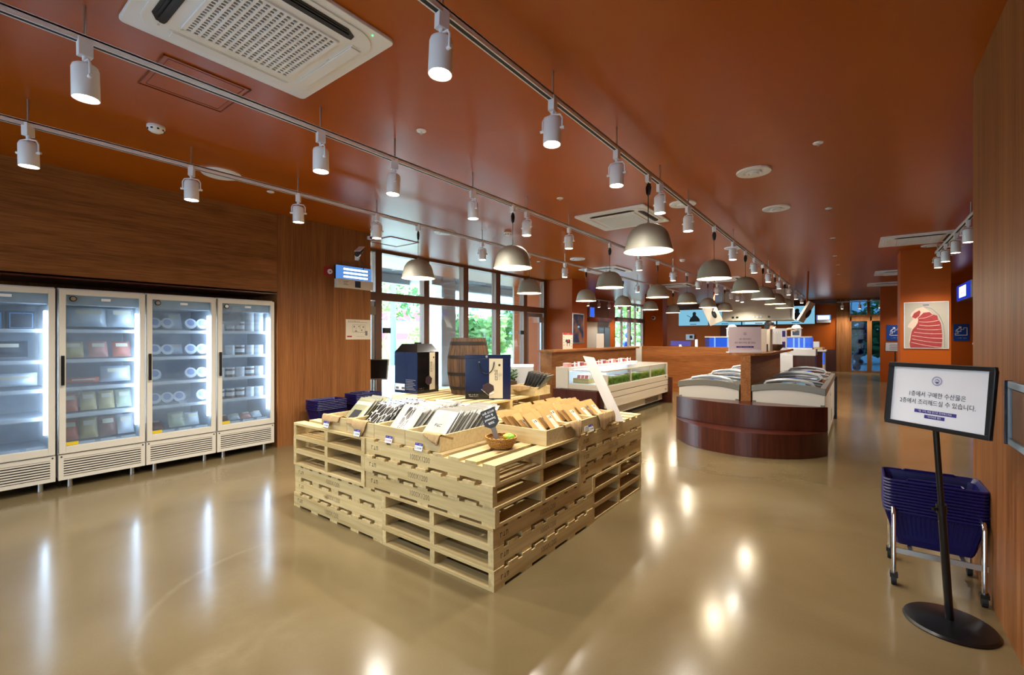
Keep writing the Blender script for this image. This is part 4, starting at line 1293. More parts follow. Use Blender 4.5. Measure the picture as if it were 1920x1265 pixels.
def pricetag(pos, n, txt, label, ink=m_ink):
    t = thing('price_tag', label, 'price tag', pos, (0, 0, math.atan2(n[0], -n[1])), group='price tags on the trays')
    T = Matrix.Rotation(R(-14), 4, 'X')
    MB().box(-.036, .036, -.0012, .0, -.024, .024, T=T).build('card', m_white, t)
    MB().box(-.036, .036, -.0018, -.0013, .008, .024, T=T).build('header_band', m_purple, t)
    m4 = T @ facing((.0, -.0016, -.009), (0, -1, 0))
    obj('lettering', text_mesh(txt, .019, ink), t, T=m4)
    m5 = T @ facing((.0, -.0021, .016), (0, -1, 0))
    h_ = dashes(t, 6, .009, (0, 0, 0), (0, -1, 0), m_whiteprint, seed=8); h_.matrix_local = m5
    return t
pricetag((-3.30, 1.958, ZP + .045), (0, -1), '2,500₩', 'price tag reading 2,500 on the tray of olive packs')
pricetag((-2.90, 1.962, ZP + .028), (0, -1), '5,000₩', 'price tag reading 5,000 on the tray of black patterned packs')
pricetag((-2.56, 1.982, ZP + .022), (0, -1), '8,000₩', 'price tag reading 8,000 in red on the tray of banded packs', m_red)
pricetag((-2.255, 1.982, ZP + .015), (0, -1), '2,500₩', 'price tag reading 2,500 on the tray of plain white packs')
pricetag((-1.612, 3.13, ZP + .035), (1, 0), '3,500₩', 'price tag reading 3,500 on the middle pouch tray, freezer side')
tag(MB().box(-1.618, -1.612, 3.035, 3.085, ZP + .02, ZP + .055).build('clear_tag_holder', m_whiteplastic), 'blank white tag holder beside the price tag on the middle pouch tray', 'tag holder')

# ================================================================== seaweed packs (flat film packs leaning back)
def pack_mesh(w, h, d, style):
    def shp(u, v, s):
        e = (1 - abs(2 * u - 1) ** 4) * (1 - abs(2 * v - 1) ** 6)
        return ((u - .5) * w, s * d * .5 * (.15 + .85 * e), v * h)
    def mi(u, v):
        if style == 'band': return 1 if .34 < u < .66 and v > .03 else 0
        if style == 'olive': return 1 if (.22 < u < .78 and .22 < v < .55) else (2 if .72 < v < .86 else 0)
        if style == 'white': return 1 if (.2 < u < .62 and .04 < v < .17) else 0
        return 0
    mb = MB()
    mb.grid(lambda u, v: shp(u, v, -1), 12, 16, 0, mi)
    mb.grid(lambda u, v: shp(u, v, 1), 6, 8, 3, flip=True)
    # narrow sealed edges
    mats = {'band': [m_packw, m_packk, m_packw, m_packback], 'olive': [m_packo, m_ink, m_packw, m_packback], 'black': [m_packk, m_packk, m_packk, m_packback], 'white': [m_packw, m_choc, m_packw, m_packback], 'silver': [m_packs, m_packs, m_packs, m_packback]}[style]
    # edge strips
    for a in (0, 1):
        mb.add([shp(a, v / 8, s) for v in range(9) for s in (-1, 1)], [(2 * k, 2 * k + 1, 2 * k + 3, 2 * k + 2) for k in range(8)], 3)
    mb.add([shp(u / 6, 1, s) for u in range(7) for s in (-1, 1)], [(2 * k, 2 * k + 1, 2 * k + 3, 2 * k + 2) for k in range(6)], 3)
    return mb.mesh('film_pouch', mats, smooth=False)
PKM = {}
def seapack(x, y, z, style, label, tilt=46, rz=0.0, w=.215, h=.285, d=.012, group='seaweed packs in the trays', lab=None):
    k = (style, w, h, d)
    if k not in PKM: PKM[k] = pack_mesh(w, h, d, style)
    t = thing('seaweed_pack', label, 'seaweed pack', (x, y, z), (R(-tilt), 0, rz), group=group)
    obj('film_pouch', PKM[k], t)
    seal = MB().box(-w / 2, w / 2, -.0009, .0009, h * .985, h * 1.03)
    obj('top_seal', PKM.setdefault(('seal', w, h), seal.mesh('top_seal', m_packs if style != 'black' else m_tubl)), t)
    if lab:
        dashes(t, lab[0], lab[1], (lab[2], -d * .52 - .001, h * lab[3]), (0, -1, 0), lab[4], seed=12)
    return t
zb = ZP + .016
rp = random.Random(11)
for i, (style, n, step, wd) in enumerate((('olive', 5, .034, .2), ('black', 9, .032, .235), ('band', 14, .027, .225), ('white', 17, .026, .205))):
    for k in range(n):
        st = style
        if style == 'band' and k > 0: st = 'silver' if k % 3 else 'white'
        if style == 'white' and k > 0: st = 'silver' if k % 2 else 'white'
        yy = 2.045 + (.06 if style == 'olive' else 0) + k * step
        lab = None
        if k == 0 and style == 'white': lab = (3, .024, .0, .55, m_ink)
        if k == 0 and style == 'band': lab = (3, .026, .0, .35, m_whiteprint)
        what = {'olive': 'olive and black', 'black': 'black patterned', 'band': 'white black-banded', 'white': 'white', 'silver': 'silvery white'}[st]
        seapack(LX[i] + rp.uniform(-.012, .012) + (.02 if i == 1 else 0), yy, zb, st, '%s seaweed pack, %s from the front, tray of %s packs' % (what, ORD[k], ln[i]), tilt=47 + rp.uniform(-3, 3), rz=rp.uniform(-.05, .05), w=wd, lab=lab)
for i, x in enumerate((-2.98, -2.74)):
    for k in range(4):
        seapack(x + rp.uniform(-.01, .01), 2.74 + .034 * k, ZP + .004, 'black' if (i + k) % 2 else 'white', '%s seaweed pack, %s from the front, loose row before the %s' % ('black' if (i + k) % 2 else 'white', ORD[k], 'gabled gift box' if i == 0 else 'barrel'), tilt=60, rz=rp.uniform(-.05, .05), w=.2, h=.24)
for k in range(7):
    seapack(-2.845 + .026 * k, 3.99 + rp.uniform(-.01, .01), ZP2 + .016, 'white' if k == 0 else 'black', '%s pack standing in the small back tray, %s from the gift bag' % ('white' if k == 0 else 'black', ORD[k]), tilt=20 + 3 * k, rz=R(-90) + .2, w=.19, h=.24)

# ================================================================== kraft pouches
def pouch_mesh(w=.142, h=.235):
    def th(v): return .040 * max(0.0, (1 - v)) ** .8 * min(1, .45 + v * 5) + .002
    def shp(u, v, s):
        e = max(0, 1 - abs(2 * u - 1) ** 2.5)
        return ((u - .5) * w * (1 - .03 * math.sin(PI * v)), s * th(v) * (.10 + .9 * e) * .5, v * h)
    mb = MB()
    mb.grid(lambda u, v: shp(u, v, -1), 12, 16)
    mb.grid(lambda u, v: shp(u, v, 1), 12, 16, flip=True)
    mb.add([shp(u / 12, 0, s) for u in range(13) for s in (-1, 1)], [(2 * k, 2 * k + 2, 2 * k + 3, 2 * k + 1) for k in range(12)])
    body = mb.mesh('pouch_body', m_kraft, smooth=True, merge=True)
    lbm = MB()
    def lf(u, v, o=.0012):
        uu = .30 + .40 * u; vv = .12 + .62 * v
        p = shp(uu, vv, -1); return (p[0], p[1] - o, p[2])
    def lmi(u, v):
        if .80 < v < .93 and .15 < u < .45: return 1
        if .80 < v < .95 and .55 < u < .82: return 2
        if v < .62 and int(v * 22) % 3 == 0 and .15 < u < .8: return 3
        return 0
    lbm.grid(lf, 12, 26, 0, lmi)
    lab = lbm.mesh('paper_label', [m_sticker, m_greyink, m_choc, M('label_print_line', (196, 176, 140), rough=.6)])
    win = MB()
    win.grid(lambda u, v: (lambda p: (p[0], p[1] - .001, p[2]))(shp(.06 + .2 * u, .04 + .26 * v, -1)), 4, 6)
    wm = win.mesh('clear_window', M('dark_food_window', (70, 48, 40), rough=.15, noise=(60, .5)))
    st = MB().cyl((0, -.004, h * .83), (0, -.001, h * .83), .007, n=12).mesh('white_button', m_white)
    return body, lab, wm, st
pbody, plab, pwin, pbtn = pouch_mesh()
def pouch(x, y, z, label, tilt, rz):
    t = thing('kraft_pouch', label, 'pouch', (x, y, z), (R(-tilt), 0, rz), group='kraft pouches in the trays')
    obj('pouch_body', pbody, t); obj('paper_label', plab, t); obj('clear_window', pwin, t); obj('white_button', pbtn, t)
    return t
for i, y in enumerate(RY):
    for c in range(2):
        n = 6 if i == 0 else 7
        for k in range(n):
            if i == 1 and c == 0 and k == 0: continue
            x = -1.675 - .048 * k - (.05 if (i == 1 and c == 0) else 0)
            pouch(x + rp.uniform(-.006, .006), y + (-.080 if c == 0 else .080) + rp.uniform(-.008, .008), zb + .004, 'brown kraft pouch, %s from the front, %s column of the %s pouch tray' % (ORD[k], 'near' if c == 0 else 'far', rn[i]), 45 + rp.uniform(-6, 6), R(90) + rp.uniform(-.14, .14))

# ================================================================== gift boxes, barrel, small things on the pallets
t = thing('gift_box', 'tall black and navy gift box with a gabled top beside the barrel', 'gift box', (-3.91, 3.41, ZP2), (0, 0, R(3)))
w, d, he, hr = .175, .165, .445, .535
body = MB()
vs = [(-w, -d, 0), (w, -d, 0), (w, d, 0), (-w, d, 0), (-w, -d, he), (w, -d, he), (w, d, he), (-w, d, he)]
body.add(vs, [(0, 3, 2, 1)], 0); body.add(vs, [(0, 1, 5, 4)], 1); body.add(vs, [(1, 2, 6, 5)], 0); body.add(vs, [(2, 3, 7, 6), (3, 0, 4, 7)], 0)
body.build('carton', [m_blackbox, m_navybox], t)
i_ = .055
top = MB().hexa([(-w, -d, he), (w, -d, he), (w, d, he), (-w, d, he)], [(-w + i_, -d + i_, hr), (w - i_, -d + i_, hr), (w - i_, d - i_, hr), (-w + i_, d - i_, hr)])
top.build('gable_top', m_blackbox, t)
MB().box(-.03, .06, -.01, .01, hr, hr + .014).build('carry_flap', m_blackbox, t)
MB().box(w, w + .001, .02, .105, .03, he - .005).build('pale_label', m_label, t)
write(t, '명\n인\n김', .042, (w + .0016, .045, .28), (1, 0, 0), m_ink, space=.9)
MB().cyl((w + .001, .083, .385), (w + .002, .083, .385), .010, n=16).build('round_seal', m_choc, t)
dashes(t, 7, .011, (w + .0016, .080, .28), (1, 0, 0), m_greyink, up=(0, -1, 0), seed=2)
hx = [(.055 * math.cos(R(60 * k + 20)), .055 * math.sin(R(60 * k + 20))) for k in range(6)]
o = MB().prism(hx, 0, .002).mesh('picture', m_choc)
obj('seaweed_picture', o, t, T=facing((w + .001, .005, .135), (1, 0, 0)))
dashes(t, 6, .014, (w + .0012, -.10, .055), (1, 0, 0), m_greyink, seed=3)
dashes(t, 8, .009, (w + .0012, -.10, .035), (1, 0, 0), m_greyink, seed=4)
MB().box(-.165, -.015, -d - .001, -d, .03, .10).build('barcode_label', m_white, t)
for k in range(16):
    MB().box(-.155 + .006 * k + (.045 if k > 7 else 0), -.152 + .006 * k + (.045 if k > 7 else 0) + .0015 * (k % 3), -d - .0016, -d - .001, .04, .065).build('barcode_bar', m_ink, t)
for k in range(7):
    MB().box(.0, .15 - .02 * (k % 3), -d - .0008, -d, .04 + .017 * k, .046 + .017 * k).build('printed_line', m_greyink, t)
MB().box(w - .003, w + .003, -d - .003, -d + .003, .01, he - .03).build('corner_highlight', m_navybox, t)

yaw = R(37.095)
fwv = Vector((-math.sin(yaw), math.cos(yaw), 0)); rtv = Vector((math.cos(yaw), math.sin(yaw), 0))
c = fwv * 4.50 + rtv * (-.235)
t = thing('gift_bag', 'navy gift bag with a corded handle and beige label, in front of the barrel', 'gift bag', (c.x, c.y, ZP2), (0, 0, yaw))
bm_ = MB()
bm_.box(-.222, .222, -.06, .06, 0, .40)
bm_.build('bag_body', m_navybox, t, bevel=.003)
MB().box(-.224, .224, -.062, .062, .40, .435).build('folded_rim', m_navybox, t, bevel=.002)
MB().box(.012, .145, -.0615, -.0605, .012, .398).build('pale_label', m_label, t)
MB().box(-.215, .010, -.0615, -.0605, .005, .075).build('dark_foot_band', m_blackbox, t)
MB().tube([(-.085 + .145 * (1 - math.cos(PI * k / 14)) * .5, -.068, .362 - .11 * math.sin(PI * k / 14)) for k in range(15)], .0048, 8).build('cord_handle', m_black, t, smooth=True)
for x in (-.085, .06):
    MB().cyl((x, -.064, .362), (x, -.0605, .362), .008, n=14).build('eyelet', m_steel, t)
MB().cyl((-.012, -.066, .418), (-.012, -.0625, .418), .012, n=16).build('snap_button', m_steel, t)
write(t, '명\n인\n김', .040, (.080, -.0622, .235), (0, -1, 0), m_ink, space=.85)
dashes(t, 7, .011, (.112, -.0622, .225), (0, -1, 0), m_greyink, up=(1, 0, 0), seed=2)
dashes(t, 6, .008, (.127, -.0622, .24), (0, -1, 0), m_greyink, up=(1, 0, 0), seed=6)
MB().cyl((.112, -.0622, .335), (.112, -.0605, .335), .0115, n=18).build('round_seal', m_choc, t)
hx = [(-.055, -.01), (-.05, .035), (0, .06), (.055, .03), (.06, -.015), (.005, -.05)]
obj('seaweed_picture', MB().prism(hx, 0, .0015).mesh('seaweed_picture', m_choc), t, T=facing((.0, -.0625, .105), (0, -1, 0)))
MB().tube([(-.065, -.065, .10), (.005, -.065, .042), (.075, -.065, .075)], .0018, 6).build('tray_line', m_steel, t)
dashes(t, 12, .010, (-.14, -.0622, .045), (0, -1, 0), m_whiteprint, seed=7, pitch=.8)
dashes(t, 14, .007, (-.14, -.0622, .03), (0, -1, 0), m_whiteprint, seed=9)

t = thing('wooden_barrel', 'weathered wooden barrel with iron hoops behind the navy gift bag', 'barrel', (-3.36, 3.66, ZP2))
def br(z): return .178 + .05 * math.sin(PI * (z + .02) / .64)
bb = MB()
prof = [(0, .01), (.165, .01), (.17, 0)] + [(br(.6 * k / 14), .6 * k / 14) for k in range(15)] + [(.165, .60), (.158, .575), (0, .575)]
bb.lathe(prof, 48)
bb.build('barrel_body', m_barrel, t, smooth=True)
st = MB()
for z in (.07, .22, .40, .545):
    o = MB().lathe([(br(z - .016) + .001, z - .016), (br(z - .016) + .004, z - .016), (br(z + .016) + .004, z + .016), (br(z + .016) + .001, z + .016)], 48).build('hoop', m_hoop, t, smooth=True)
for k in range(20):
    a = 2 * PI * k / 20
    MB().tube([((br(.6 * j / 10) + .0002) * math.cos(a), (br(.6 * j / 10) + .0002) * math.sin(a), .6 * j / 10) for j in range(11)], .0016, 4).build('stave_joint', m_groove, t)

# wicker basket with a wrapped green pack and a little chalkboard paddle
bx, by = -1.85, 2.33
t = thing('wicker_basket', 'small round wicker basket on the pallet slats between the pouch and pack trays', 'basket', (bx, by, ZP))
bk = MB()
P = [(0, .002), (.062, .002), (.078, .012), (.096, .045), (.104, .072), (.100, .074), (.090, .046), (.072, .016), (0, .010)]
bk.lathe(P, 40); bk.build('basket_bowl', m_wicker, t, smooth=True)
MB().tube([(.102 * math.cos(2 * PI * k / 40), .102 * math.sin(2 * PI * k / 40), .074 + .003 * math.sin(k * 3.1)) for k in range(41)], .0055, 6).build('braided_rim', m_wicker, t, smooth=True)
t = thing('wrapped_snack', 'bright green wrapped snack lying in the wicker basket', 'snack', (bx + .042, by + .03, ZP + .072))
MB().ball((0, 0, 0), .042, 14, 10, sq=(1, .8, .62)).build('wrapper', m_green, t, smooth=True)
MB().ball((-.008, -.02, .008), .024, 12, 8, sq=(1, .8, .6)).build('print_patch', m_yellow, t, smooth=True)
t = thing('chalkboard_paddle', 'small black chalkboard paddle with white handwriting leaning in the wicker basket', 'sign', (bx - .012, by - .02, ZP + .04), (R(-16), R(-24), R(25)))
pm = MB().box(-.0165, .0165, -.003, .003, 0, .105)
pm.build('handle', M('grey_wood_handle', (104, 92, 80), rough=.6), t, bevel=.002)
poly = [(-.017, .10), (.017, .10), (.052, .125), (.052, .228), (-.052, .228), (-.052, .125)]
pb = MB().add([(x, -.0035, z) for x, z in poly] + [(x, .0035, z) for x, z in poly], [(0, 1, 2, 3, 4, 5), (11, 10, 9, 8, 7, 6)] + [(i, 6 + i, 6 + (i + 1) % 6, (i + 1) % 6) for i in range(6)])
pb.build('board', M('slate_board', (34, 33, 34), rough=.6), t)
for k, (s_, z) in enumerate((('700R', .134), ('Seaweed', .158), ('& nuts', .182), ('바다의 별미', .207))):
    write(t, s_, .022 if k != 3 else .018, (0, -.0042, z), (0, -1, 0), m_whiteprint, up=(0, 0, -1))
# white board leaning beside the far pouch tray
b4 = [(-1.665, 3.605), (-1.595, 3.69)]
o = MB()
n_ = Vector((.77, -.63, .42)).normalized() * .006
P0 = [Vector((-1.660, 3.625, ZP + .001)), Vector((-1.590, 3.705, ZP + .001)), Vector((-1.925, 3.80, 1.245)), Vector((-1.992, 3.715, 1.262))]
o.hexa([p - n_ for p in P0], [p for p in P0])
ob = o.build('leaning_board', m_board)
tag(ob, 'narrow white foam board leaning up at the end of the far pouch tray', 'board')
# cream cards and cloth bundle, wooden blocks behind the olive packs
t = thing('folded_card', 'cream folded card standing behind the olive packs', 'card', (-3.62, 3.0, ZP + .001), (0, 0, .5))
MB().box(-.13, .13, -.004, .004, 0, .145).build('card_face', m_cream, t)
MB().box(-.12, .12, .012, .02, 0, .135).build('card_back', m_cream, t)
o = MB()
o.grid(lambda u, v: ((u - .5) * .34, (v - .5) * .24, .13 * math.sin(PI * u) ** .6 * math.sin(PI * v) ** .6 * (1 + .22 * math.sin(11 * u + 5 * v) * math.cos(9 * v)) + .002), 26, 20)
ob = o.build('cloth_bundle', m_cream, None, smooth=True, loc=(-3.32, 2.74, ZP))
tag(ob, 'crumpled cream cloth bundle behind the olive and black seaweed packs', 'cloth')
for k, (x, y) in enumerate(((-3.62, 2.78), (-3.48, 2.92))):
    ob = MB().box(-.09, .09, -.03, .03, 0, .05).build('wooden_block', m_pal, None, bevel=.003, loc=(x, y, ZP + .001), rot=(0, 0, .3 * k))
    tag(ob, 'short pine block on the pallet behind the packs, the %s one' % ('fridge side' if k == 0 else 'box side'), 'wood block')
# baskets parked on the floor behind the pallets, at the wood panel
def basket_mesh():
    """a shopping basket, open top, ribbed sides (nesting), origin at the base centre"""
    mb = MB()
    a, b, h, A, B = .165, .115, .20, .215, .15
    def ring(hx, hy, z, r=.03):
        return [(p[0], p[1], z) for p in rrect(hx, hy, r, 4)]
    rings = [ring(a, b, 0), ring(a + .012, b + .01, .04), ring(A - .01, B - .008, h - .02), ring(A, B, h)]
    n = len(rings[0])
    vs = [p for r in rings for p in r]
    fs = [(k * n + i, k * n + (i + 1) % n, (k + 1) * n + (i + 1) % n, (k + 1) * n + i) for k in range(3) for i in range(n)]
    fs.append(tuple(range(n))[::-1])
    mb.add(vs, fs)
    shell = mb
    return shell
def make_basket(name_mat):
    t = thing('shopping_basket', 'x', 'shopping basket', (0, 0, 0), group='blue shopping baskets')
    a, b, h, A, B = .165, .115, .20, .215, .15
    s = basket_mesh().build('basket_shell', name_mat, t)
    so = s.modifiers.new('thickness', 'SOLIDIFY'); so.thickness = .002; so.offset = -1
    rm = MB()
    pts = rrect(A + .004, B + .004, .035, 4)
    rm.tube([(p[0], p[1], h) for p in pts] + [(pts[0][0], pts[0][1], h)], .0075, 6)
    rm.build('rim', name_mat, t, smooth=True)
    rb = MB()
    for sx in (-1, 1):
        for k in range(13):
            y = -.10 + .2 * k / 12
            rb.hexa([(sx * (a + .001), y - .003, .01), (sx * (a + .0025), y - .003, .01), (sx * (a + .0025), y + .003, .01), (sx * (a + .001), y + .003, .01)],
                    [(sx * (A + .001), y * 1.3 - .003, h - .01), (sx * (A + .0025), y * 1.3 - .003, h - .01), (sx * (A + .0025), y * 1.3 + .003, h - .01), (sx * (A + .001), y * 1.3 + .003, h - .01)])
    for sy in (-1, 1):
        for k in range(19):
            x = -.15 + .3 * k / 18
            rb.hexa([(x - .003, sy * (b + .001), .01), (x + .003, sy * (b + .001), .01), (x + .003, sy * (b + .0025), .01), (x - .003, sy * (b + .0025), .01)],
                    [(x * 1.3 - .003, sy * (B + .001), h - .01), (x * 1.3 + .003, sy * (B + .001), h - .01), (x * 1.3 + .003, sy * (B + .0025), h - .01), (x * 1.3 - .003, sy * (B + .0025), h - .01)])
    rb.build('rib_lattice', name_mat, t)
    return t

# ================================================================== basket carts
bk0 = [None]
def basket(loc, rot, label):
    if bk0[0] is None:
        bk0[0] = make_basket(m_blue)
        bk0[0].location = loc; bk0[0].rotation_euler = rot; bk0[0]['label'] = label
    else:
        return dup(bk0[0], loc, rot, label)
    return bk0[0]
def basket_handles(t):
    for sy in (-1, 1):
        MB().tube([(-.12, sy * .145, .204), (-.11, sy * .128, .212), (.11, sy * .128, .212), (.12, sy * .145, .204)], .006, 6).build('handle', m_blue, t, smooth=True)
def cart(x, y, rz, lab):
    t = thing('basket_trolley', lab, 'trolley', (x, y, 0), (0, 0, rz))
    hx, hy = .185, .20
    for sx in (-1, 1):
        l = MB().tube([(sx * hx, -hy, .06), (sx * hx, -hy, .40), (sx * hx, -hy + .02, .43), (sx * hx, hy - .02, .43), (sx * hx, hy, .40), (sx * hx, hy, .06)], .0115, 10)
        l.build('side_tube', m_chrome, t, smooth=True)
    for sy in (-1, 1):
        MB().box(-hx, hy, sy * hy - .004, sy * hy + .004, .185, .215).build('cross_bar', m_steel, t)
    MB().box(-.12, -.10, -hy, hy, .20, .208).box(.10, .12, -hy, hy, .20, .208).build('support_slat', m_steel, t)
    for sx in (-1, 1):
        for sy in (-1, 1):
            c = MB().cyl((sx * hx - .012, sy * hy, .028), (sx * hx + .012, sy * hy, .028), .028, n=16)
            co = c.build('caster_wheel', m_rubber, t)
            MB().box(sx * hx - .018, sx * hx + .018, sy * hy - .02, sy * hy + .02, .045, .068).build('caster_fork', m_black, co)
    return t
cart(.360, 3.645, 0, 'chrome trolley on casters holding the stacked blue baskets by the near wood wall')
bn = 11
for k in range(bn):
    bb_ = basket((.355, 3.645, .212 + .0178 * k), (0, 0, 0), 'blue shopping basket in the trolley stack by the near wood wall, %s from the bottom' % ORD[k])
basket_handles(bb_)
for j, (yy, n) in enumerate(((3.52, 6), (3.86, 7))):
    for k in range(n):
        bb_ = basket((-5.72, yy - (.12 if j == 0 else -.12), .29 + .022 * k - (0 if j else .01)), (0, 0, R(90)), 'blue shopping basket by the wood panel, %s pile, %s from the bottom' % ('fridge side' if j == 0 else 'window side', ORD[k]))
basket_handles(bb_)
t = thing('basket_dolly', 'low black dolly under the blue basket piles at the foot of the wood panel', 'trolley', (-5.72, 3.69, 0))
MB().box(-.2, .2, -.44, .44, .24, .279).build('platform', m_black, t, bevel=.004)
for sx in (-1, 1):
    for sy in (-1, 1):
        MB().cyl((sx * .15, sy * .3, .03), (sx * .15, sy * .3, .24), .015, n=10).build('leg', m_black, t)
        MB().cyl((sx * .15 - .012, sy * .3, .03), (sx * .15 + .012, sy * .3, .03), .03, n=14).build('caster_wheel', m_rubber, t)

# ================================================================== sign stand in front
t = thing('sign_stand', 'black floor stand with a framed white sign beside the near wood wall', 'sign stand', (.372, 3.12, 0))
MB().lathe([(0, .0), (.178, 0), (.180, .006), (.172, .016), (.12, .024), (.03, .030), (.0, .030)], 48).build('base', m_blackmetal, t, smooth=True)
ptop = Vector((.31 - .372, 3.035 - 3.12, 1.02))
pb_ = Vector((0, 0, .025))
MB().cyl(pb_, pb_.lerp(ptop, .58), .0165, n=16).build('pole', m_blackmetal, t, smooth=True)
MB().cyl(pb_.lerp(ptop, .55), pb_.lerp(ptop, 1.0), .0125, n=16).build('upper_pole', m_blackmetal, t, smooth=True)
MB().cyl(pb_.lerp(ptop, .54), pb_.lerp(ptop, .585), .021, n=16).build('clamp_collar', m_blackmetal, t, smooth=True)
MB().cyl(pb_.lerp(ptop, .56), pb_.lerp(ptop, .56) + Vector((-.035, -.02, 0)), .009, n=10).build('clamp_knob', m_blackmetal, t)
e_ = Vector((.743, -.669, 0)).normalized()
nn = Vector((-e_.y * -1, -e_.x, 0))
nn = Vector((e_.y, -e_.x, 0)).normalized()
if nn.y > 0: nn = -nn
nn = (nn + Vector((0, 0, .10))).normalized()
TS = facing((.3115 - .372, 3.03 - 3.12, 1.137), nn)
fr = MB()
W2, H2, b_ = .232, .163, .021
fr.box(-W2, W2, H2 - b_, H2, -.012, .010); fr.box(-W2, W2, -H2, -H2 + b_, -.012, .010)
fr.box(-W2, -W2 + b_, -H2 + b_, H2 - b_, -.012, .010); fr.box(W2 - b_, W2, -H2 + b_, H2 - b_, -.012, .010)
fo = obj('sign_frame', fr.mesh('sign_frame', m_blackmetal, bevel=.003), t, T=TS)
so = obj('sign_sheet', MB().box(-W2 + b_ - .002, W2 - b_ + .002, -H2 + b_ - .002, H2 - b_ + .002, -.008, -.001).mesh('sign_sheet', m_sheet), t, T=TS)
def onsign(txt, sz, x, y, mat, nm='lettering', sx=1.0):
    return obj(nm, text_mesh(txt, sz, mat), so, T=Matrix.Translation((x, y, .0004)) @ Matrix.Diagonal((sx, 1, 1, 1)))
onsign('1층에서 구매한 수산물은', .0290, 0, .006, m_ink, sx=.86)
onsign('2층에서 조리해드실 수 있습니다.', .0290, .0, -.033, m_ink, sx=.86)
obj('blue_strip', MB().box(-.093, .093, -.0855, -.0685, -.0008, .0).mesh('blue_strip', m_purple), so)
obj('blue_strip', MB().box(-.045, .045, -.1095, -.0925, -.0008, .0).mesh('blue_strip', m_purple), so)
onsign('*찜, 구이, 볶음 등으로 조리해드려요', .0120, 0, -.077, m_whiteprint, sx=.84)
onsign('*조리비용 별도', .0120, 0, -.101, m_whiteprint, sx=.84)
# round crest with a small wave-and-hill mark
crest = MB().lathe([(.0205, 0), (.0222, 0)], 40)
for k in range(28):
    a = 2 * PI * k / 28
    crest.box(-.0006, .0006, .0165, .0192, -.0003, 0, T=Matrix.Rotation(a, 4, 'Z'))
obj('crest_emblem', crest.mesh('crest_emblem', m_purple), so, T=Matrix.Translation((.0, .079, .0005)))
cm = MB().prism([(-.012, .0), (-.006, .007), (.002, .0095), (.010, .004), (.013, 0), (.008, .0022), (.002, .0065), (-.005, .0045)], -.0003, 0)
cm.prism([(-.012, -.003), (.012, -.001), (.012, -.003), (-.012, -.005)], -.0003, 0)
cm.prism([(-.009, -.006), (.009, -.005), (.004, -.011), (-.004, -.011)], -.0003, 0)
obj('crest_emblem', cm.mesh('crest_emblem', m_purple), so, T=Matrix.Translation((.0, .079, .0005)))

# ================================================================== freezer island
isl = thing('curved_bench', 'curved dark walnut bench with a stepped front at the end of the freezer island', 'bench', (-1.175, 6.70, 0))
def arc(half, sag, n=40):
    Rr = (half * half + sag * sag) / (2 * sag)
    th = math.asin(min(1, half / Rr)) if sag < half else PI - math.asin(half / Rr)
    return [(Rr * math.sin(-th + 2 * th * k / n), -(Rr * math.cos(-th + 2 * th * k / n) - (Rr - sag))) for k in range(n + 1)]
p1 = arc(.905, .66)
MB().prism(p1[::-1][::-1], .0, .29).build('seat_step', m_dark, isl, bevel=.004)
p2 = arc(.905, .34)
MB().prism(p2, .2905, .585).build('back_panel', m_dark, isl, bevel=.004)
pt = thing('island_partition', 'oak partition panel with a long oak shelf top between the freezer rows', 'partition', (0, 0, 0))
MB().box(-1.236, -1.113, 6.72, 9.66, 0, 1.185).build('panel', m_wood_h, pt, bevel=.003)
sh = [(-1.42, 6.92), (-1.36, 6.80), (-1.28, 6.74), (-1.175, 6.72), (-1.07, 6.74), (-.99, 6.80), (-.93, 6.92), (-.93, 9.95), (-1.42, 9.95)]
MB().prism(sh, 1.186, 1.22).build('shelf_top', m_wood_h, pt, bevel=.003)

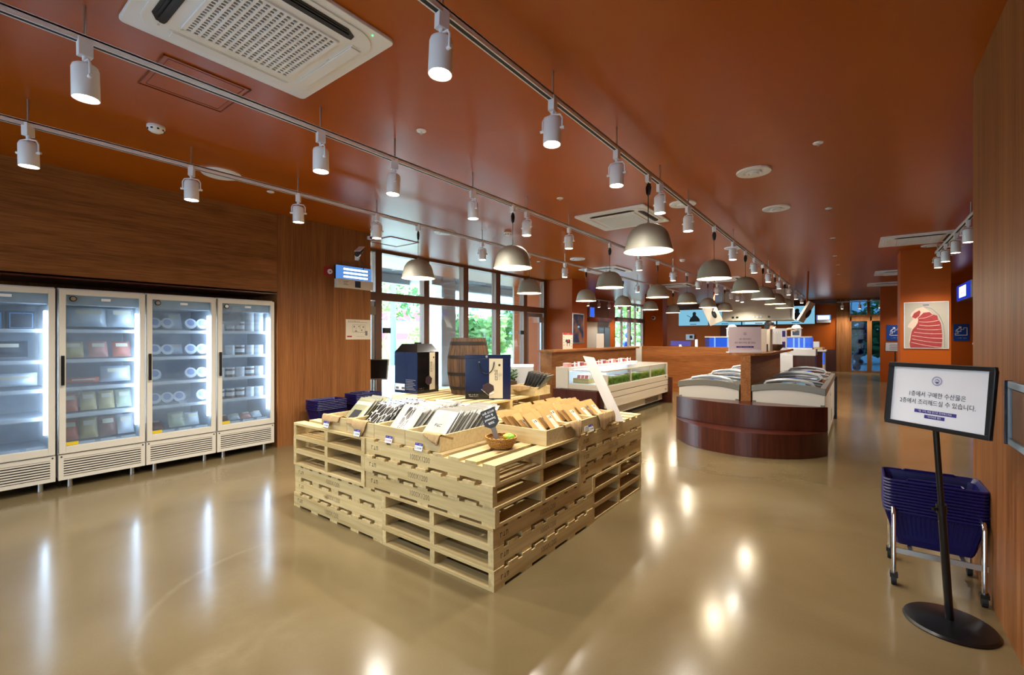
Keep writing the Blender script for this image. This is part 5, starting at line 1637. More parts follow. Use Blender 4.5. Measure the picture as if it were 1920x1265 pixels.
def make_freezer():
    """glass-lidded chest freezer, origin on the floor at the middle, 0.84 wide (x) by 1.55 long (y)"""
    t = thing('chest_freezer', 'x', 'freezer', (0, 0, 0), group='glass lidded chest freezers')
    w, l = .395, .765
    prof = lambda x: .775 + .048 * (1 - (x / w) ** 2)
    b = MB()
    b.box(-w, w, -l, l, .08, .09)
    for sx in (-1, 1):
        b.box(sx * w - (.04 if sx > 0 else 0), sx * w + (.04 if sx < 0 else 0), -l, l, .09, .72)
    b.box(-w + .04, w - .04, -l, -l + .04, .09, .72); b.box(-w + .04, w - .04, l - .04, l, .09, .72)
    for sy in (-1, 1):  # curved end walls under the rim
        y0, y1 = (sy * l, sy * (l - .04)) if sy < 0 else (sy * (l - .04), sy * l)
        n = 12
        for k in range(n):
            x0 = -w + 2 * w * k / n; x1 = -w + 2 * w * (k + 1) / n
            b.hexa([(x0, y0, .72), (x1, y0, .72), (x1, y1, .72), (x0, y1, .72)], [(x0, y0, prof(x0) - .06), (x1, y0, prof(x1) - .06), (x1, y1, prof(x1) - .06), (x0, y1, prof(x0) - .06)])
    b.build('body', m_stone, t)
    MB().box(-w + .05, w - .05, -l + .05, l - .05, .10, .50).build('inner_liner', M('freezer_liner', (176, 190, 202), rough=.5), t)
    rm = MB()
    n = 16
    for sy in (-1, 1):
        y0, y1 = (-l - .012, -l + .055) if sy < 0 else (l - .055, l + .012)
        for k in range(n):
            x0 = -w - .012 + 2 * (w + .012) * k / n; x1 = -w - .012 + 2 * (w + .012) * (k + 1) / n
            rm.hexa([(x0, y0, prof(x0 * .97) - .06), (x1, y0, prof(x1 * .97) - .06), (x1, y1, prof(x1 * .97) - .06), (x0, y1, prof(x0 * .97) - .06)], [(x0, y0, prof(x0 * .97) + .02), (x1, y0, prof(x1 * .97) + .02), (x1, y1, prof(x1 * .97) + .02), (x0, y1, prof(x0 * .97) + .02)])
    for sx in (-1, 1):
        a, c = (-w - .012, -w + .05) if sx < 0 else (w - .05, w + .012)
        rm.box(a, c, -l + .055, l - .055, .71, .80)
    rm.build('rim', m_rim, t, bevel=.004)
    for k, (y0, y1, dz) in enumerate(((-l + .06, .06, .0), (-.06, l - .06, .014))):
        lid = MB().grid(lambda u, v: ((u - .5) * 2 * (w - .05), y0 + (y1 - y0) * v, prof((u - .5) * 2 * (w - .05)) + .006 + dz), 16, 4)
        lo = lid.build('glass_lid', m_lid, t, smooth=True)
        ye = y0 if k == 0 else y1
        for yy in (y0, y1):
            e = MB().tube([((u / 12 - .5) * 2 * (w - .05), yy, prof((u / 12 - .5) * 2 * (w - .05)) + .008 + dz) for u in range(13)], .009, 6)
            e.build('lid_edge', m_handle, lo, smooth=True)
        hy = y0 + .10 if k == 0 else y1 - .10
        h = MB().tube([(-.28, hy, prof(.28) + dz), (-.25, hy, prof(.25) + .040 + dz), (-.12, hy, prof(.12) + .055 + dz), (0, hy, prof(0) + .058 + dz), (.12, hy, prof(.12) + .055 + dz), (.25, hy, prof(.25) + .040 + dz), (.28, hy, prof(.28) + dz)], .019, 8)
        h.build('lid_handle', m_handle, lo, smooth=True)
    for sx in (-1, 1):
        for sy in (-1, 1):
            MB().cyl((sx * (w - .07), sy * (l - .07), 0), (sx * (w - .07), sy * (l - .07), .08), .025, n=12).build('foot', m_rubber, t)
            MB().box(sx * w - .04 * (sx > 0) - .002, sx * w + .04 * (sx < 0) + .002, sy * l - (.03 if sy > 0 else .003), sy * l + (.03 if sy < 0 else .003), .56, .60).build('corner_clip', m_rim, t)
    for k in range(6):
        MB().box(w, w + .004, -.55 + .0, -.25, .16 + .03 * k, .172 + .03 * k).build('side_vent', m_rim, t)
    return t
fz0 = make_freezer()
fzs = [(-.700, 7.50, 'white chest freezer next to the curved bench, open floor side of the oak partition'),
       (-1.655, 7.50, 'white chest freezer next to the curved bench, display case side of the oak partition'),
       (-.700, 9.07, 'white chest freezer on the open floor side of the partition, behind the first one'),
       (-1.655, 9.07, 'white chest freezer on the display case side of the partition, behind the first one')]
for i, (x, y, lab) in enumerate(fzs):
    if i == 0: fz0.location = (x, y, 0); fz0['label'] = lab
    else: dup(fz0, (x, y, 0), (0, 0, 0), lab)
t = thing('dark_board', 'dark board standing behind the freezers at the open floor end', 'board', (-.29, 9.9, 0))
MB().box(-.02, .02, -.12, .12, 0, .74).build('board', m_black, t)

# sign and bits on the partition shelf
p_l = Vector((-1.408, 6.834, 1.221)); p_r = Vector((-1.049, 7.105, 1.221))
ct = (p_l + p_r) / 2; ex = (p_r - p_l).normalized(); nrm = Vector((ex.y, -ex.x, 0))
t = thing('shelf_sign', 'pale pink sign board standing on the front of the partition shelf', 'sign', ct, (0, 0, math.atan2(ex.y, ex.x)))
MB().box(-.235, .235, -.03, .05, 0, .012).build('base', m_whiteplastic, t)
MB().box(-.225, .225, -.006, .004, .012, .355).build('board', M('pale_pink_sheet', (222, 208, 220), rough=.5), t)
write(t, '2층 라운지에서', .030, (0, -.0065, .185), (0, -1, 0), m_ink, sx=.86)
write(t, '새우 버터구이도 즐기세요!', .031, (0, -.0065, .135), (0, -1, 0), m_ink, sx=.86)
MB().box(-.12, .12, -.0072, -.0062, .068, .090).build('blue_strip', m_purple, t)
dashes(t, 14, .011, (0, -.0074, .079), (0, -1, 0), m_whiteprint, seed=3, pitch=1.2)
obj('crest_emblem', crest.mesh('crest_emblem', m_purple), t, T=facing((0, -.0066, .262), (0, -1, 0)))
obj('crest_emblem', cm.mesh('crest_emblem', m_purple), t, T=facing((0, -.0066, .262), (0, -1, 0)))
t = thing('leaflet_box', 'white open leaflet box behind the pale pink sign on the partition shelf', 'box', (-1.17, 7.75, 1.221))
MB().box(-.14, .14, -.30, -.292, 0, .335).box(-.14, -.132, -.292, .30, 0, .335).box(.132, .14, .05, .30, 0, .335).box(-.132, .132, .292, .30, 0, .335).build('case', m_cream, t)
MB().box(-.05, .12, -.24, .0, 0, .11).build('inner_box', m_black, t)
t = thing('menu_panel', 'white panel with vertical blue print standing on the partition shelf', 'sign', (-1.02, 8.75, 1.221), (0, 0, R(14)))
MB().box(-.105, .105, -.004, .004, 0, .36).build('board', m_sheet, t)
for k in range(6):
    MB().box(-.085 + .018 * k, -.082 + .018 * k, -.0048, -.0042, .06 + .02 * (k % 3), .31 - .03 * (k % 2)).build('printed_line', m_greyink, t)
for z in (.04, .22):
    MB().box(.04, .085, -.0048, -.0042, z, z + .10).build('blue_print', m_purple, t)
MB().box(-.08, .08, -.03, .06, 0, .004).build('foot', m_whiteplastic, t)
t = thing('card_holder', 'slim white card holder with blue print at the end of the partition shelf', 'sign', (-1.03, 9.75, 1.221))
MB().box(-.004, .004, -.09, .09, 0, .32).build('board', m_sheet, t)
MB().box(.0042, .0048, -.06, .06, .18, .28).build('blue_print', m_purple, t)
t = thing('wooden_bowl', 'brown wooden bowl beside the leaflet box on the partition shelf', 'bowl', (-1.02, 8.35, 1.221))
MB().lathe([(0, .0), (.05, 0), (.10, .06), (.115, .10), (.108, .10), (.09, .06), (.045, .012), (0, .012)], 28).build('bowl_shell', m_barrel, t, smooth=True)

# ================================================================== open display case with grass strip
t = thing('display_case', 'cream open refrigerated display case with a lit interior and glass front', 'display case', (0, 0, 0))
MB().box(-4.28, -3.42, 7.04, 10.02, .07, .20).build('lower_body', m_case, t)
MB().box(-4.30, -3.36, 7.0, 7.03, .53, .62).build('end_sill', m_case, t, bevel=.003)
for k, (z0, z1) in enumerate(((.24, .395), (.405, .50), (.51, .616))):
    MB().box(-3.36, -3.30, 7.0, 10.05, z0, z1).build('front_panel', m_case, t, bevel=.004)
MB().box(-4.25, -3.365, 7.02, 10.03, .24, .60).build('core', m_gap, t)
MB().box(-4.27, -3.34, 7.035, 10.02, .6005, .622).build('deck', m_fridge_in, t)
MB().box(-4.30, -4.22, 7.0, 10.05, .20, .86).build('back_wall', m_white, t)
MB().box(-4.30, -4.05, 6.99, 7.03, .53, .905).build('end_cheek', m_case, t, bevel=.003)
MB().box(-3.42, -3.30, 6.99, 7.03, .53, .80).build('end_cheek', m_case, t, bevel=.003)
MB().box(-4.28, -3.31, 10.02, 10.05, .53, .88).build('far_cheek', m_case, t, bevel=.003)
MB().box(-4.30, -3.98, 7.03, 10.02, .862, .90).build('back_shelf', m_white, t, bevel=.003)
MB().box(-4.05, -4.02, 7.06, 9.99, .835, .861).build('tube_light', m_caseled, t)
MB().box(-4.05, -3.42, 7.005, 7.011, .62, .86).build('end_glass', m_clear, t)
MB().box(-3.335, -3.329, 7.03, 10.02, .62, .85).build('front_glass', m_clear, t)
fm = MB()
fm.box(-3.345, -3.317, 7.0, 10.05, .85, .872)
fm.build('top_rail', m_case, t, bevel=.003)
MB().box(-4.05, -3.32, 6.998, 7.02, .845, .865).build('end_rail', m_case, t, bevel=.003)
for y in (8.05, 9.05, 10.03):
    MB().box(-3.345, -3.317, y - .012, y + .012, .62, .85).build('mullion', m_case, t)
lv_ = MB()
for k in range(4):
    lv_.box(-3.419, -3.412, 9.0, 9.75, .085 + .026 * k, .098 + .026 * k)
lv_.build('vent_grille', m_gap, t)
MB().box(-3.2995, -3.297, 9.85, 9.94, .30, .325).build('maker_badge', M('orange_badge', (190, 90, 40), rough=.5), t)
MB().box(-3.2995, -3.297, 9.86, 9.93, .57, .59).build('switch_badge', m_gap, t)
MB().box(-4.28, -3.46, 7.08, 9.98, 0, .07).build('kick_base', m_rubber, t)
t2 = thing('case_end_board', 'dark walnut end board standing under the cream display case', 'board', (0, 0, 0))
MB().box(-4.30, -3.45, 6.90, 6.985, 0, .525).build('board', m_dark, t2)
MB().box(-4.28, -3.22, 10.06, 10.11, 0, .56).build('end_board', m_dark, thing('case_far_board', 'dark walnut end board at the far end of the cream display case', 'board'))
# grass strip
gb = MB(); rg = random.Random(5)
gb.grid(lambda u, v: (-3.435 + .09 * u, 7.05 + 2.94 * v, .6225 + .095 * math.sin(PI * u) ** .5 + .012 * math.sin(37 * v + 3 * u) * math.sin(PI * u)), 8, 120)
for k in range(3600):
    y = rg.uniform(7.05, 10.0); x = rg.uniform(-3.43, -3.345)
    h = rg.uniform(.085, .16); a = rg.uniform(0, 6.28); lx, ly = rg.uniform(-.03, .03), rg.uniform(-.035, .035)
    dx, dy = .004 * math.cos(a), .004 * math.sin(a)
    gb.add([(x - dx, y - dy, .622), (x + dx, y + dy, .622), (min(x + lx, -3.338), y + ly, .622 + h)], [(0, 1, 2)])
o = gb.build('artificial_grass', m_grass)
tag(o, 'strip of green artificial grass along the glass front of the display case', 'grass', kind='stuff')
o['kind'] = 'stuff'
# goods in the case
m_meat = M('red_meat_slices', (150, 66, 72), rough=.4, noise=(24, .5))
crate(-4.02, -3.72, 7.12, 7.52, .6225, .085, 'small pale wooden tray of meat packs at the near end of the display case', group='trays in the display case')
for k in range(6):
    t = thing('meat_pack', 'marbled red meat pack in the small display case tray, %s from the near end' % ORD[k], 'meat', (-3.87, 7.17 + .055 * k, .64), (R(-32), 0, R(8)), group='meat packs in the display case')
    MB().box(-.115, .115, -.008, .008, 0, .15).build('film_tray', m_white, t, bevel=.003)
    for q in range(3):
        MB().box(-.105 + .072 * q, -.045 + .072 * q, -.0095, -.0081, .012, .135).build('meat_slice', m_meat, t)
names = [('white tent card', m_white), ('dark food tray', m_black), ('pink packed box', m_p), ('dark food tray', m_darkbox), ('white tent card', m_white), ('dark food tray', m_black), ('pale food pack', m_w), ('dark food tray', m_darkbox)]
for k, (nm, mm) in enumerate(names):
    y = 7.75 + .28 * k
    if 'tent' in nm:
        t = thing('tent_card', '%s in the display case behind the grass, %s from the small meat tray' % (nm, ORD[k]), 'card', (-3.6, y, .623), group='cards in the display case')
        MB().hexa([(-.003, -.07, 0), (.045, -.07, 0), (.045, .07, 0), (-.003, .07, 0)], [(.019, -.004, .11), (.023, -.004, .11), (.023, .004, .11), (.019, .004, .11)]).build('card_face', mm, t)
    else:
        t = thing('food_tray', '%s in the display case behind the grass, %s from the small meat tray' % (nm, ORD[k]), 'food pack', (-3.72, y, .623), group='food trays in the display case')
        MB().box(-.16, .16, -.115, .115, 0, .05).build('tray', mm, t, bevel=.006)
        MB().box(-.14, .14, -.095, .095, .05, .062).build('food', m_meat if k % 2 else m_w, t, bevel=.004)
for k in range(18):
    y = 7.12 + .16 * k
    t = thing('small_pack', 'small white and red pack on the display case back shelf, %s from the near end' % ORD[k], 'food pack', (-4.14, y, .901), (0, 0, rg.uniform(-.3, .3)), group='small packs on the display case shelf')
    MB().box(-.055, .055, -.055, .055, 0, .045 + .02 * (k % 3 == 0)).build('carton', m_meat if k % 2 else m_p, t, bevel=.003)
    MB().box(-.052, .0560, -.05, .05, .046 + .02 * (k % 3 == 0), .052 + .02 * (k % 3 == 0)).build('white_lid', m_white, t)
    if k % 3: MB().box(.057, .060, -.035, .035, .0, .085).build('price_card', m_white, t)
# second white case behind, by the window
t = thing('low_white_case', 'low white chilled case with a lit rim by the last window bay', 'display case', (-5.06, 7.0, 0), (0, 0, R(36)))
MB().box(-.24, .22, -.02, .30, 0, .88).build('body', m_white, t, bevel=.005)
MB().box(-.24, .22, -.02, .0, .882, .92).build('lit_rim', m_caseled, t)
t = thing('potted_plant', 'small green plant behind the gift bag, beside the low white case', 'plant', (-5.15, 6.75, 0))
MB().cyl((0, 0, 0), (0, 0, .62), .10, .13, 20).build('tall_pot', m_barrel, t)
pb2 = MB(); r9 = random.Random(9)
for k in range(70):
    a = r9.uniform(0, 6.28); r_ = r9.uniform(.02, .14); z = .62 + r9.uniform(.02, .2)
    e = Euler((r9.uniform(-1, 1), r9.uniform(-1, 1), a)).to_matrix()
    pb2.add([Vector((r_ * math.cos(a), r_ * math.sin(a), z)) + e @ Vector(c) for c in ((-.02, 0, 0), (0, -.05, .01), (.02, 0, 0), (0, .05, .01))], [(0, 1, 2, 3)])
pb2.build('foliage', m_leaf, t)

# ================================================================== counters
t = thing('oak_counter', 'long oak counter with an overhanging top behind the cream display case', 'counter', (0, 0, 0))
MB().box(-4.98, -4.70, 7.50, 11.72, 0, 1.145).build('body', m_wood_h, t, bevel=.003)
MB().box(-5.02, -4.62, 7.44, 11.76, 1.1455, 1.185).build('top', m_dark if False else m_wood_h, t, bevel=.004)
t = thing('bar_counter', 'wide oak bar counter in front of the kitchen', 'counter', (0, 0, 0))
MB().box(-4.80, -1.90, 12.2, 12.26, 0, 1.19).build('front_panel', m_wood_bar, t, bevel=.003)
MB().box(-4.80, -1.90, 12.261, 12.75, .98, 1.02).build('worktop', m_white, t)
MB().box(-4.80, -4.74, 12.261, 12.75, 0, .979).build('side_panel', m_wood_h, t)
MB().box(-1.96, -1.90, 12.261, 12.75, 0, .979).build('side_panel', m_wood_h, t)
tag(MB().add([(-4.96, 12.1, 0.0), (-4.70, 12.12, 0.0), (-4.70, 12.14, 0.0), (-4.96, 12.12, 0.0), (-5.06, 12.1, 1.20), (-4.70, 12.12, 1.20), (-4.70, 12.14, 1.20), (-5.06, 12.12, 1.20)], [(0, 3, 2, 1), (4, 5, 6, 7), (0, 1, 5, 4), (1, 2, 6, 5), (2, 3, 7, 6), (3, 0, 4, 7)]).build('bar_end_board', m_cream), 'pale tilted board at the entrance end of the oak bar counter', 'board')
t = thing('serving_cabinet', 'dark walnut serving cabinet with a white lit top at the kitchen end', 'cabinet', (0, 0, 0))
MB().box(-1.62, -.82, 16.8, 17.4, .50, 1.0).build('body', m_dark, t, bevel=.003)
MB().box(-1.62, -.82, 16.8, 17.4, 0, .499).build('base', m_cream, t, bevel=.003)
MB().box(-1.68, -.72, 16.74, 17.45, 1.001, 1.05).build('top', m_white, t, bevel=.003)
MB().box(-.815, -.76, 16.78, 17.4, 0, 1.0).build('end_post', m_cream, t)
MB().box(-.81, -.765, 16.772, 16.779, .62, .96).build('lit_strip', m_tank, t)
tag(MB().box(-1.62, -1.32, 13.96, 14.02, 0, .975).build('white_cabinet', m_whiteplastic, bevel=.004), 'white appliance panel behind the far freezer of the open floor side', 'cabinet')

# things on the counters
t = thing('cow_poster', 'cream poster board with a cow diagram standing on the oak counter', 'poster', (-4.86, 8.38, 1.186), (0, 0, R(8)))
MB().box(-.004, .004, -.265, .265, 0, .34).build('board', m_cream, t)
MB().box(.0042, .005, -.265, .265, .30, .34).build('red_header', m_red, t)
dashes(t, 10, .018, (.0052, 0, .32), (1, 0, 0), m_whiteprint, seed=4)
cow = [(-.13, .18), (-.10, .21), (-.06, .20), (.09, .205), (.125, .19), (.135, .11), (.12, .12), (.11, .15), (.105, .06), (.085, .06), (.08, .125), (-.03, .12), (-.035, .06), (-.055, .06), (-.06, .13), (-.085, .15), (-.10, .145), (-.135, .155)]
bmc = MB().prism(cow, 0, .0006)
obj('cow_picture', bmc.mesh('cow_picture', m_ink), t, T=Matrix(((0, 0, 1, .0045), (1, 0, 0, 0), (0, 1, 0, 0), (0, 0, 0, 1))))
MB().box(.0052, .0056, -.02, .05, .15, .195).build('red_cut_mark', m_red, t)
for k in range(8):
    MB().box(.0042, .0048, (-.23 if k % 2 else .19), (-.19 if k % 2 else .23), .05 + .028 * k, .065 + .028 * k).build('printed_mark', m_greyink, t)
MB().box(-.06, -.004, -.05, .05, 0, .008).build('foot', m_whiteplastic, t)
t = thing('white_counter_card', 'blank white card standing at the far part of the oak counter', 'card', (-4.82, 9.83, 1.186), (0, 0, R(4)))
MB().box(-.004, .004, -.225, .225, 0, .335).build('card_face', m_board, t)
MB().box(-.06, -.0045, -.05, .05, 0, .008).build('foot', m_whiteplastic, t)

# pictures on the pillars and walls
t = thing('night_view_poster', 'tall dark blue night picture in a grey frame on the terracotta window pillar', 'poster', (-6.155, 11.185, 1.68))
MB().box(0, .012, -.32, .32, -.42, .42).build('frame', m_steel, t, bevel=.002)
m_night, ntn, bn_ = nmat('night_picture_print')
tcn = ntn.nodes.new('ShaderNodeTexCoord'); nzn = ntn.nodes.new('ShaderNodeTexNoise'); nzn.inputs['Scale'].default_value = 3.5; nzn.inputs['Detail'].default_value = 4
crn = ntn.nodes.new('ShaderNodeValToRGB'); crn.color_ramp.elements[0].position = .42; crn.color_ramp.elements[0].color = lin((30, 40, 92)); crn.color_ramp.elements[1].position = .72; crn.color_ramp.elements[1].color = lin((176, 120, 76))
link(ntn, tcn, 'Object', nzn, 'Vector'); link(ntn, nzn, 'Fac', crn, 'Fac'); link(ntn, crn, 'Color', bn_, 'Base Color')
MB().box(.0125, .014, -.29, .29, -.39, .39).build('picture', m_night, t)
MB().box(.0142, .0148, -.05, .05, .02, .07).build('pale_mark', m_screen, t)
t = thing('ham_poster', 'large framed poster of a sliced ham with white marbling on the terracotta pillar', 'poster', (1.0, 10.995, 1.65))
MB().box(-.30, .30, -.012, 0, -.42, .42).build('frame', m_whiteplastic, t, bevel=.002)
MB().box(-.29, .29, -.014, -.0125, -.41, .41).build('sheet', M('grey_poster_sheet', (186, 176, 160), rough=.4), t)
ham = [(-.04, .33), (-.13, .30), (-.20, .22), (-.21, .17), (-.17, .12), (-.23, .03), (-.25, -.03), (-.19, -.06), (-.21, -.15), (-.23, -.28), (-.22, -.405), (.19, -.405), (.20, -.30), (.195, -.16), (.175, -.02), (.14, .12), (.06, .24)]
obj('ham_fat_picture', MB().prism(ham, 0, .0008).mesh('ham_fat_picture', M('pale_fat_print', (226, 200, 178), rough=.4)), t, T=facing((0, -.0145, 0), (0, -1, 0)))
mm_ = M('red_meat_print', (168, 62, 62), rough=.4, noise=(16, .35))
eye = [(-.09, .27), (-.16, .22), (-.19, .15), (-.14, .12), (-.09, .17), (-.07, .24)]
obj('meat_eye_picture', MB().prism(eye, 0, .0008).mesh('meat_eye_picture', mm_), t, T=facing((0, -.0156, 0), (0, -1, 0)))
red = [(-.02, .225), (.06, .235), (.10, .19), (.16, .17), (.175, .10), (.205, .04), (.215, -.05), (.225, -.16), (.225, -.28), (.215, -.403), (-.20, -.403), (-.21, -.33), (-.20, -.27), (-.19, -.17), (-.185, -.13), (-.17, -.08), (-.13, -.02), (-.10, .04), (-.09, .10), (-.10, .13)]
red = [(x - .012, z) for x, z in red]
obj('red_meat_picture', MB().prism(red[::-1], 0, .0008).mesh('red_meat_picture', mm_), t, T=facing((0, -.0156, 0), (0, -1, 0)))
m_fatline = M('white_fat_line', (232, 200, 184), rough=.4)
for k in range(9):
    zl = .125 - .062 * k
    xl = (-.10, -.095, -.09, -.12, -.16, -.185, -.19, -.2, -.2)[k]; xr = (.09, .165, .18, .2, .21, .215, .215, .21, .2)[k]
    drop = (-.06, -.02, .0, .015, .03, .05, .07, .09, .10)[k]
    if zl - drop < -.40: continue
    MB().tube([(xl + (xr - xl) * u / 8, -.0168, zl - drop * (u / 8) ** 1.2 - .016 * math.sin(PI * u / 8)) for u in range(9)], .0042, 5).build('fat_line', m_fatline, t)
MB().tube([(-.03, -.0150, .34), (.08, -.0150, .29), (.17, -.0150, .18), (.225, -.0150, .02), (.245, -.0150, -.18), (.245, -.0150, -.40)], .003, 6).build('outline_curve', m_greyink, t)
MB().box(-.04, .04, -.0146, -.0141, .355, .367).build('blue_caption', m_purple, t)
def stair_sign(x, w, lab):
    t = thing('stair_sign', lab, 'sign', (x, 18.795, 1.58), group='blue stair signs')
    MB().box(-w, w, -.012, 0, -.25, .25).build('plate', m_bluesign, t, bevel=.003)
    sb = MB()
    pts = [(-.13, -.08), (-.13, -.03), (-.07, -.03), (-.07, .03), (-.01, .03), (-.01, .09), (.05, .09), (.05, .14), (.12, .14), (.12, -.08), (-.13, -.08)]
    for a, b in zip(pts[:-1], pts[1:]):
        sb.box(min(a[0], b[0]) - .008, max(a[0], b[0]) + .008, -.0145, -.0125, min(a[1], b[1]) - .008, max(a[1], b[1]) + .008)
    sb.build('stair_pattern', m_whiteprint, t)
    ar = MB().prism([(-.12, .07), (-.105, .055), (-.02, .14), (-.02, .115), (.0, .115), (.0, .175), (-.06, .175), (-.06, .155), (-.035, .155)], 0, .002)
    obj('arrow_mark', ar.mesh('arrow_mark', m_whiteprint), t, T=facing((0, -.0125, 0), (0, -1, 0)))
    write(t, '2F', .07, (-.10, -.0131, .03), (0, -1, 0), m_whiteprint)
    dashes(t, 9, .028, (0, -.0128, -.165), (0, -1, 0), m_whiteprint, seed=5)
stair_sign(.99, .22, 'blue stair sign on the stair wall, half covered by the ham poster pillar')
stair_sign(2.49, .17, 'blue stair sign on the stair wall, under the lit box sign')
t = thing('far_sign_stand', 'black floor stand with a white sheet in front of the stair wall', 'sign stand', (.93, 17.7, 0))
MB().cyl((0, 0, 0), (0, 0, .02), .16, n=28).build('base', m_blackmetal, t)
MB().cyl((0, 0, .02), (0, 0, 1.05), .014, n=12).build('pole', m_blackmetal, t)
Tf = facing((0, -.03, 1.15), (-.1, -.9, .35))
obj('sign_frame', MB().box(-.24, .24, -.15, .15, -.012, 0).mesh('sign_frame', m_blackmetal), t, T=Tf)
sf = obj('sign_sheet', MB().box(-.225, .225, -.135, .135, .0005, .003).mesh('sign_sheet', m_sheet), t, T=Tf)
for k in range(5):
    obj('printed_line', MB().box(-.12 - .02 * (k % 2), .12 + .02 * (k % 2), .07 - .04 * k, .082 - .04 * k, .0032, .004).mesh('printed_line', m_greyink), sf)
t = thing('lit_box_sign', 'lit blue box sign jutting out beyond the ham poster pillar', 'sign', (2.05, 15.3, 2.54))
MB().box(.02, .9, -.85, .85, -.2, .2).build('box_housing', m_whiteplastic, t, bevel=.004)
MB().box(0, .019, -.83, .83, -.185, .185).build('blue_face', m_signblue, t)
MB().box(-.008, -.0005, -.42, .42, -.13, .13).build('white_emblem', m_signwhite, t)
dashes(t, 4, .11, (-.0088, .0, .0), (-1, 0, 0), m_purple, seed=6)
MB().box(0, .9, -.86, .86, -.215, -.2005).build('bottom_trim', m_wood_v, t)
MB().cyl((.5, -.4, .2), (.5, -.4, .5), .015, n=8).build('hanger_rod', m_steel, t)
MB().cyl((.5, .4, .2), (.5, .4, .5), .015, n=8).build('hanger_rod', m_steel, t)
t = thing('lit_purple_post', 'slim purple lit post by the stair wall', 'lamp', (2.05, 13.6, 0))
MB().box(-.06, .06, -.06, .06, 0, .78).box(-.06, .06, -.06, .06, .80, 1.28).build('lit_body', emit('purple_glow', (90, 70, 190), .7), t)
MB().box(-.065, .065, -.065, .065, .78, .80).box(-.07, .07, -.07, .07, 1.281, 1.32).build('ring_trim', m_whiteplastic, t)
tag(MB().box(-.012, .012, -.012, .012, 0, 0).build('x', m_white), 'x', 'x') if False else None
t = thing('small_camera', 'round white dome camera on the far terracotta pillar by the kitchen', 'camera', (-5.94, 16.498, 2.15))
MB().cyl((0, 0, 0), (0, -.05, 0), .07, .055, 20).build('mount', m_whiteplastic, t)
MB().ball((0, -.05, 0), .045, 14, 8).build('lens', m_black, t, smooth=True)

# doorway fridge on the far street wall
t = thing('far_glass_fridge', 'tall glass door fridge against the far oak wall before the entrance', 'fridge', (-8.49, 16.6, 0))
MB().box(0, .5, -.55, .55, 0, 2.05).build('cabinet', m_fridge, t, bevel=.004)
MB().box(.5, .53, -.53, -.02, .3, 1.85).build('door', m_steel, t); MB().box(.5, .53, .02, .53, .3, 1.85).build('door', m_steel, t)
MB().box(.531, .535, -.49, -.06, .35, 1.80).box(.531, .535, .06, .49, .35, 1.80).build('glass_panel', M('bluish_door_glass', (150, 178, 200), rough=.1), t)
MB().box(-.0, .56, -.6, .6, 2.051, 2.2).build('top_board', m_dark, t)
t = thing('blue_wall_sign', 'small blue lit sign on the far oak wall above the tall glass door fridge', 'sign', (-8.49, 16.5, 2.45))
MB().box(0, .05, -.2, .2, -.2, .2).build('housing', m_white, t)
MB().box(.051, .054, -.18, .18, -.18, .18).build('face', m_tank, t)

# ================================================================== kitchen end
xs = [-7.156, -5.705, -4.25, -2.83, -1.386]
sl = ['first from the entrance side, showing a dark figure', 'second from the entrance side', 'third, mostly behind the hood', 'last, with a dark figure beside the hanging slab']
fig = [(-.16, 0), (-.13, .10), (-.07, .16), (-.045, .20), (-.05, .27), (-.02, .31), (.03, .31), (.06, .27), (.05, .20), (.10, .16), (.17, .08), (.18, 0)]
for k in range(4):
    x0, x1 = xs[k] + .01, xs[k + 1] - .01
    t = thing('wall_screen', 'pale blue wall screen, %s' % sl[k], 'screen', ((x0 + x1) / 2, 23.38, 2.41), group='row of wall screens')
    h = (x1 - x0) / 2
    MB().box(-h, h, 0, .06, -.405, .405).build('housing', m_black, t, bevel=.004)
    MB().box(-h + .015, h - .015, -.004, -.0005, -.39, .39).build('display', m_screen, t)
    MB().box(-h + .12, h - .02, -.006, -.0042, -.37, .37).build('bright_field', m_screen2 if k == 2 else m_screen, t)
    if k in (0, 3):
        obj('figure_picture', MB().prism([(a * 1.5, b * 1.55) for a, b in fig], 0, .001).mesh('figure_picture', m_ink), t, T=facing((.05, -.0065, -.2), (0, -1, 0)))
        MB().tube([(-.30, -.0075, .12), (-.12, -.0075, .02), (.02, -.0075, -.06)], .012, 5).build('flute_picture', m_ink, t)
    MB().box(-.15, .15, -.0075, -.0062, -.345, -.315).build('caption_strip', m_ink, t)
t = thing('insect_trap', 'small lit insect trap on the back wall beside the last wall screen', 'insect trap', (-1.1, 23.49, 2.22))
MB().box(-.25, .25, -.09, 0, -.16, -.05).build('base_housing', m_whiteplastic, t, bevel=.006)
MB().box(-.25, .25, -.04, 0, -.05, .17).build('light_panel', m_trapblue, t)
MB().box(-.20, .20, -.06, -.041, -.02, .14).build('tube', m_trap, t)
t = thing('kitchen_hood', 'wide beige extractor hood over the kitchen with sockets along its lower edge', 'extractor hood', (-2.70, 17.6, 0))
MB().hexa([(-1.03, -.6, 2.05), (1.03, -.6, 2.05), (1.03, .6, 2.05), (-1.03, .6, 2.05)], [(-1.0, -.55, 3.02), (1.0, -.55, 3.02), (1.0, .55, 3.02), (-1.0, .55, 3.02)]).build('hood_body', m_hood, t, bevel=.01)
MB().box(-1.05, 1.05, -.63, .63, 2.0, 2.049).build('lower_lip', m_hood, t, bevel=.004)
for k, (x, w_, mm) in enumerate(((-.66, .035, m_black), (-.53, .035, m_black), (-.12, .03, m_whiteplastic), (-.03, .03, m_whiteplastic), (.09, .035, m_whiteplastic), (.18, .035, m_whiteplastic), (.42, .03, m_black))):
    MB().box(x - w_, x + w_, -.615, -.60, 2.085, 2.085 + w_ * 1.7).build('socket', mm, t)
t = thing('kitchen_pass', 'pale wall unit under the extractor hood', 'cabinet', (-2.7, 17.9, 0))
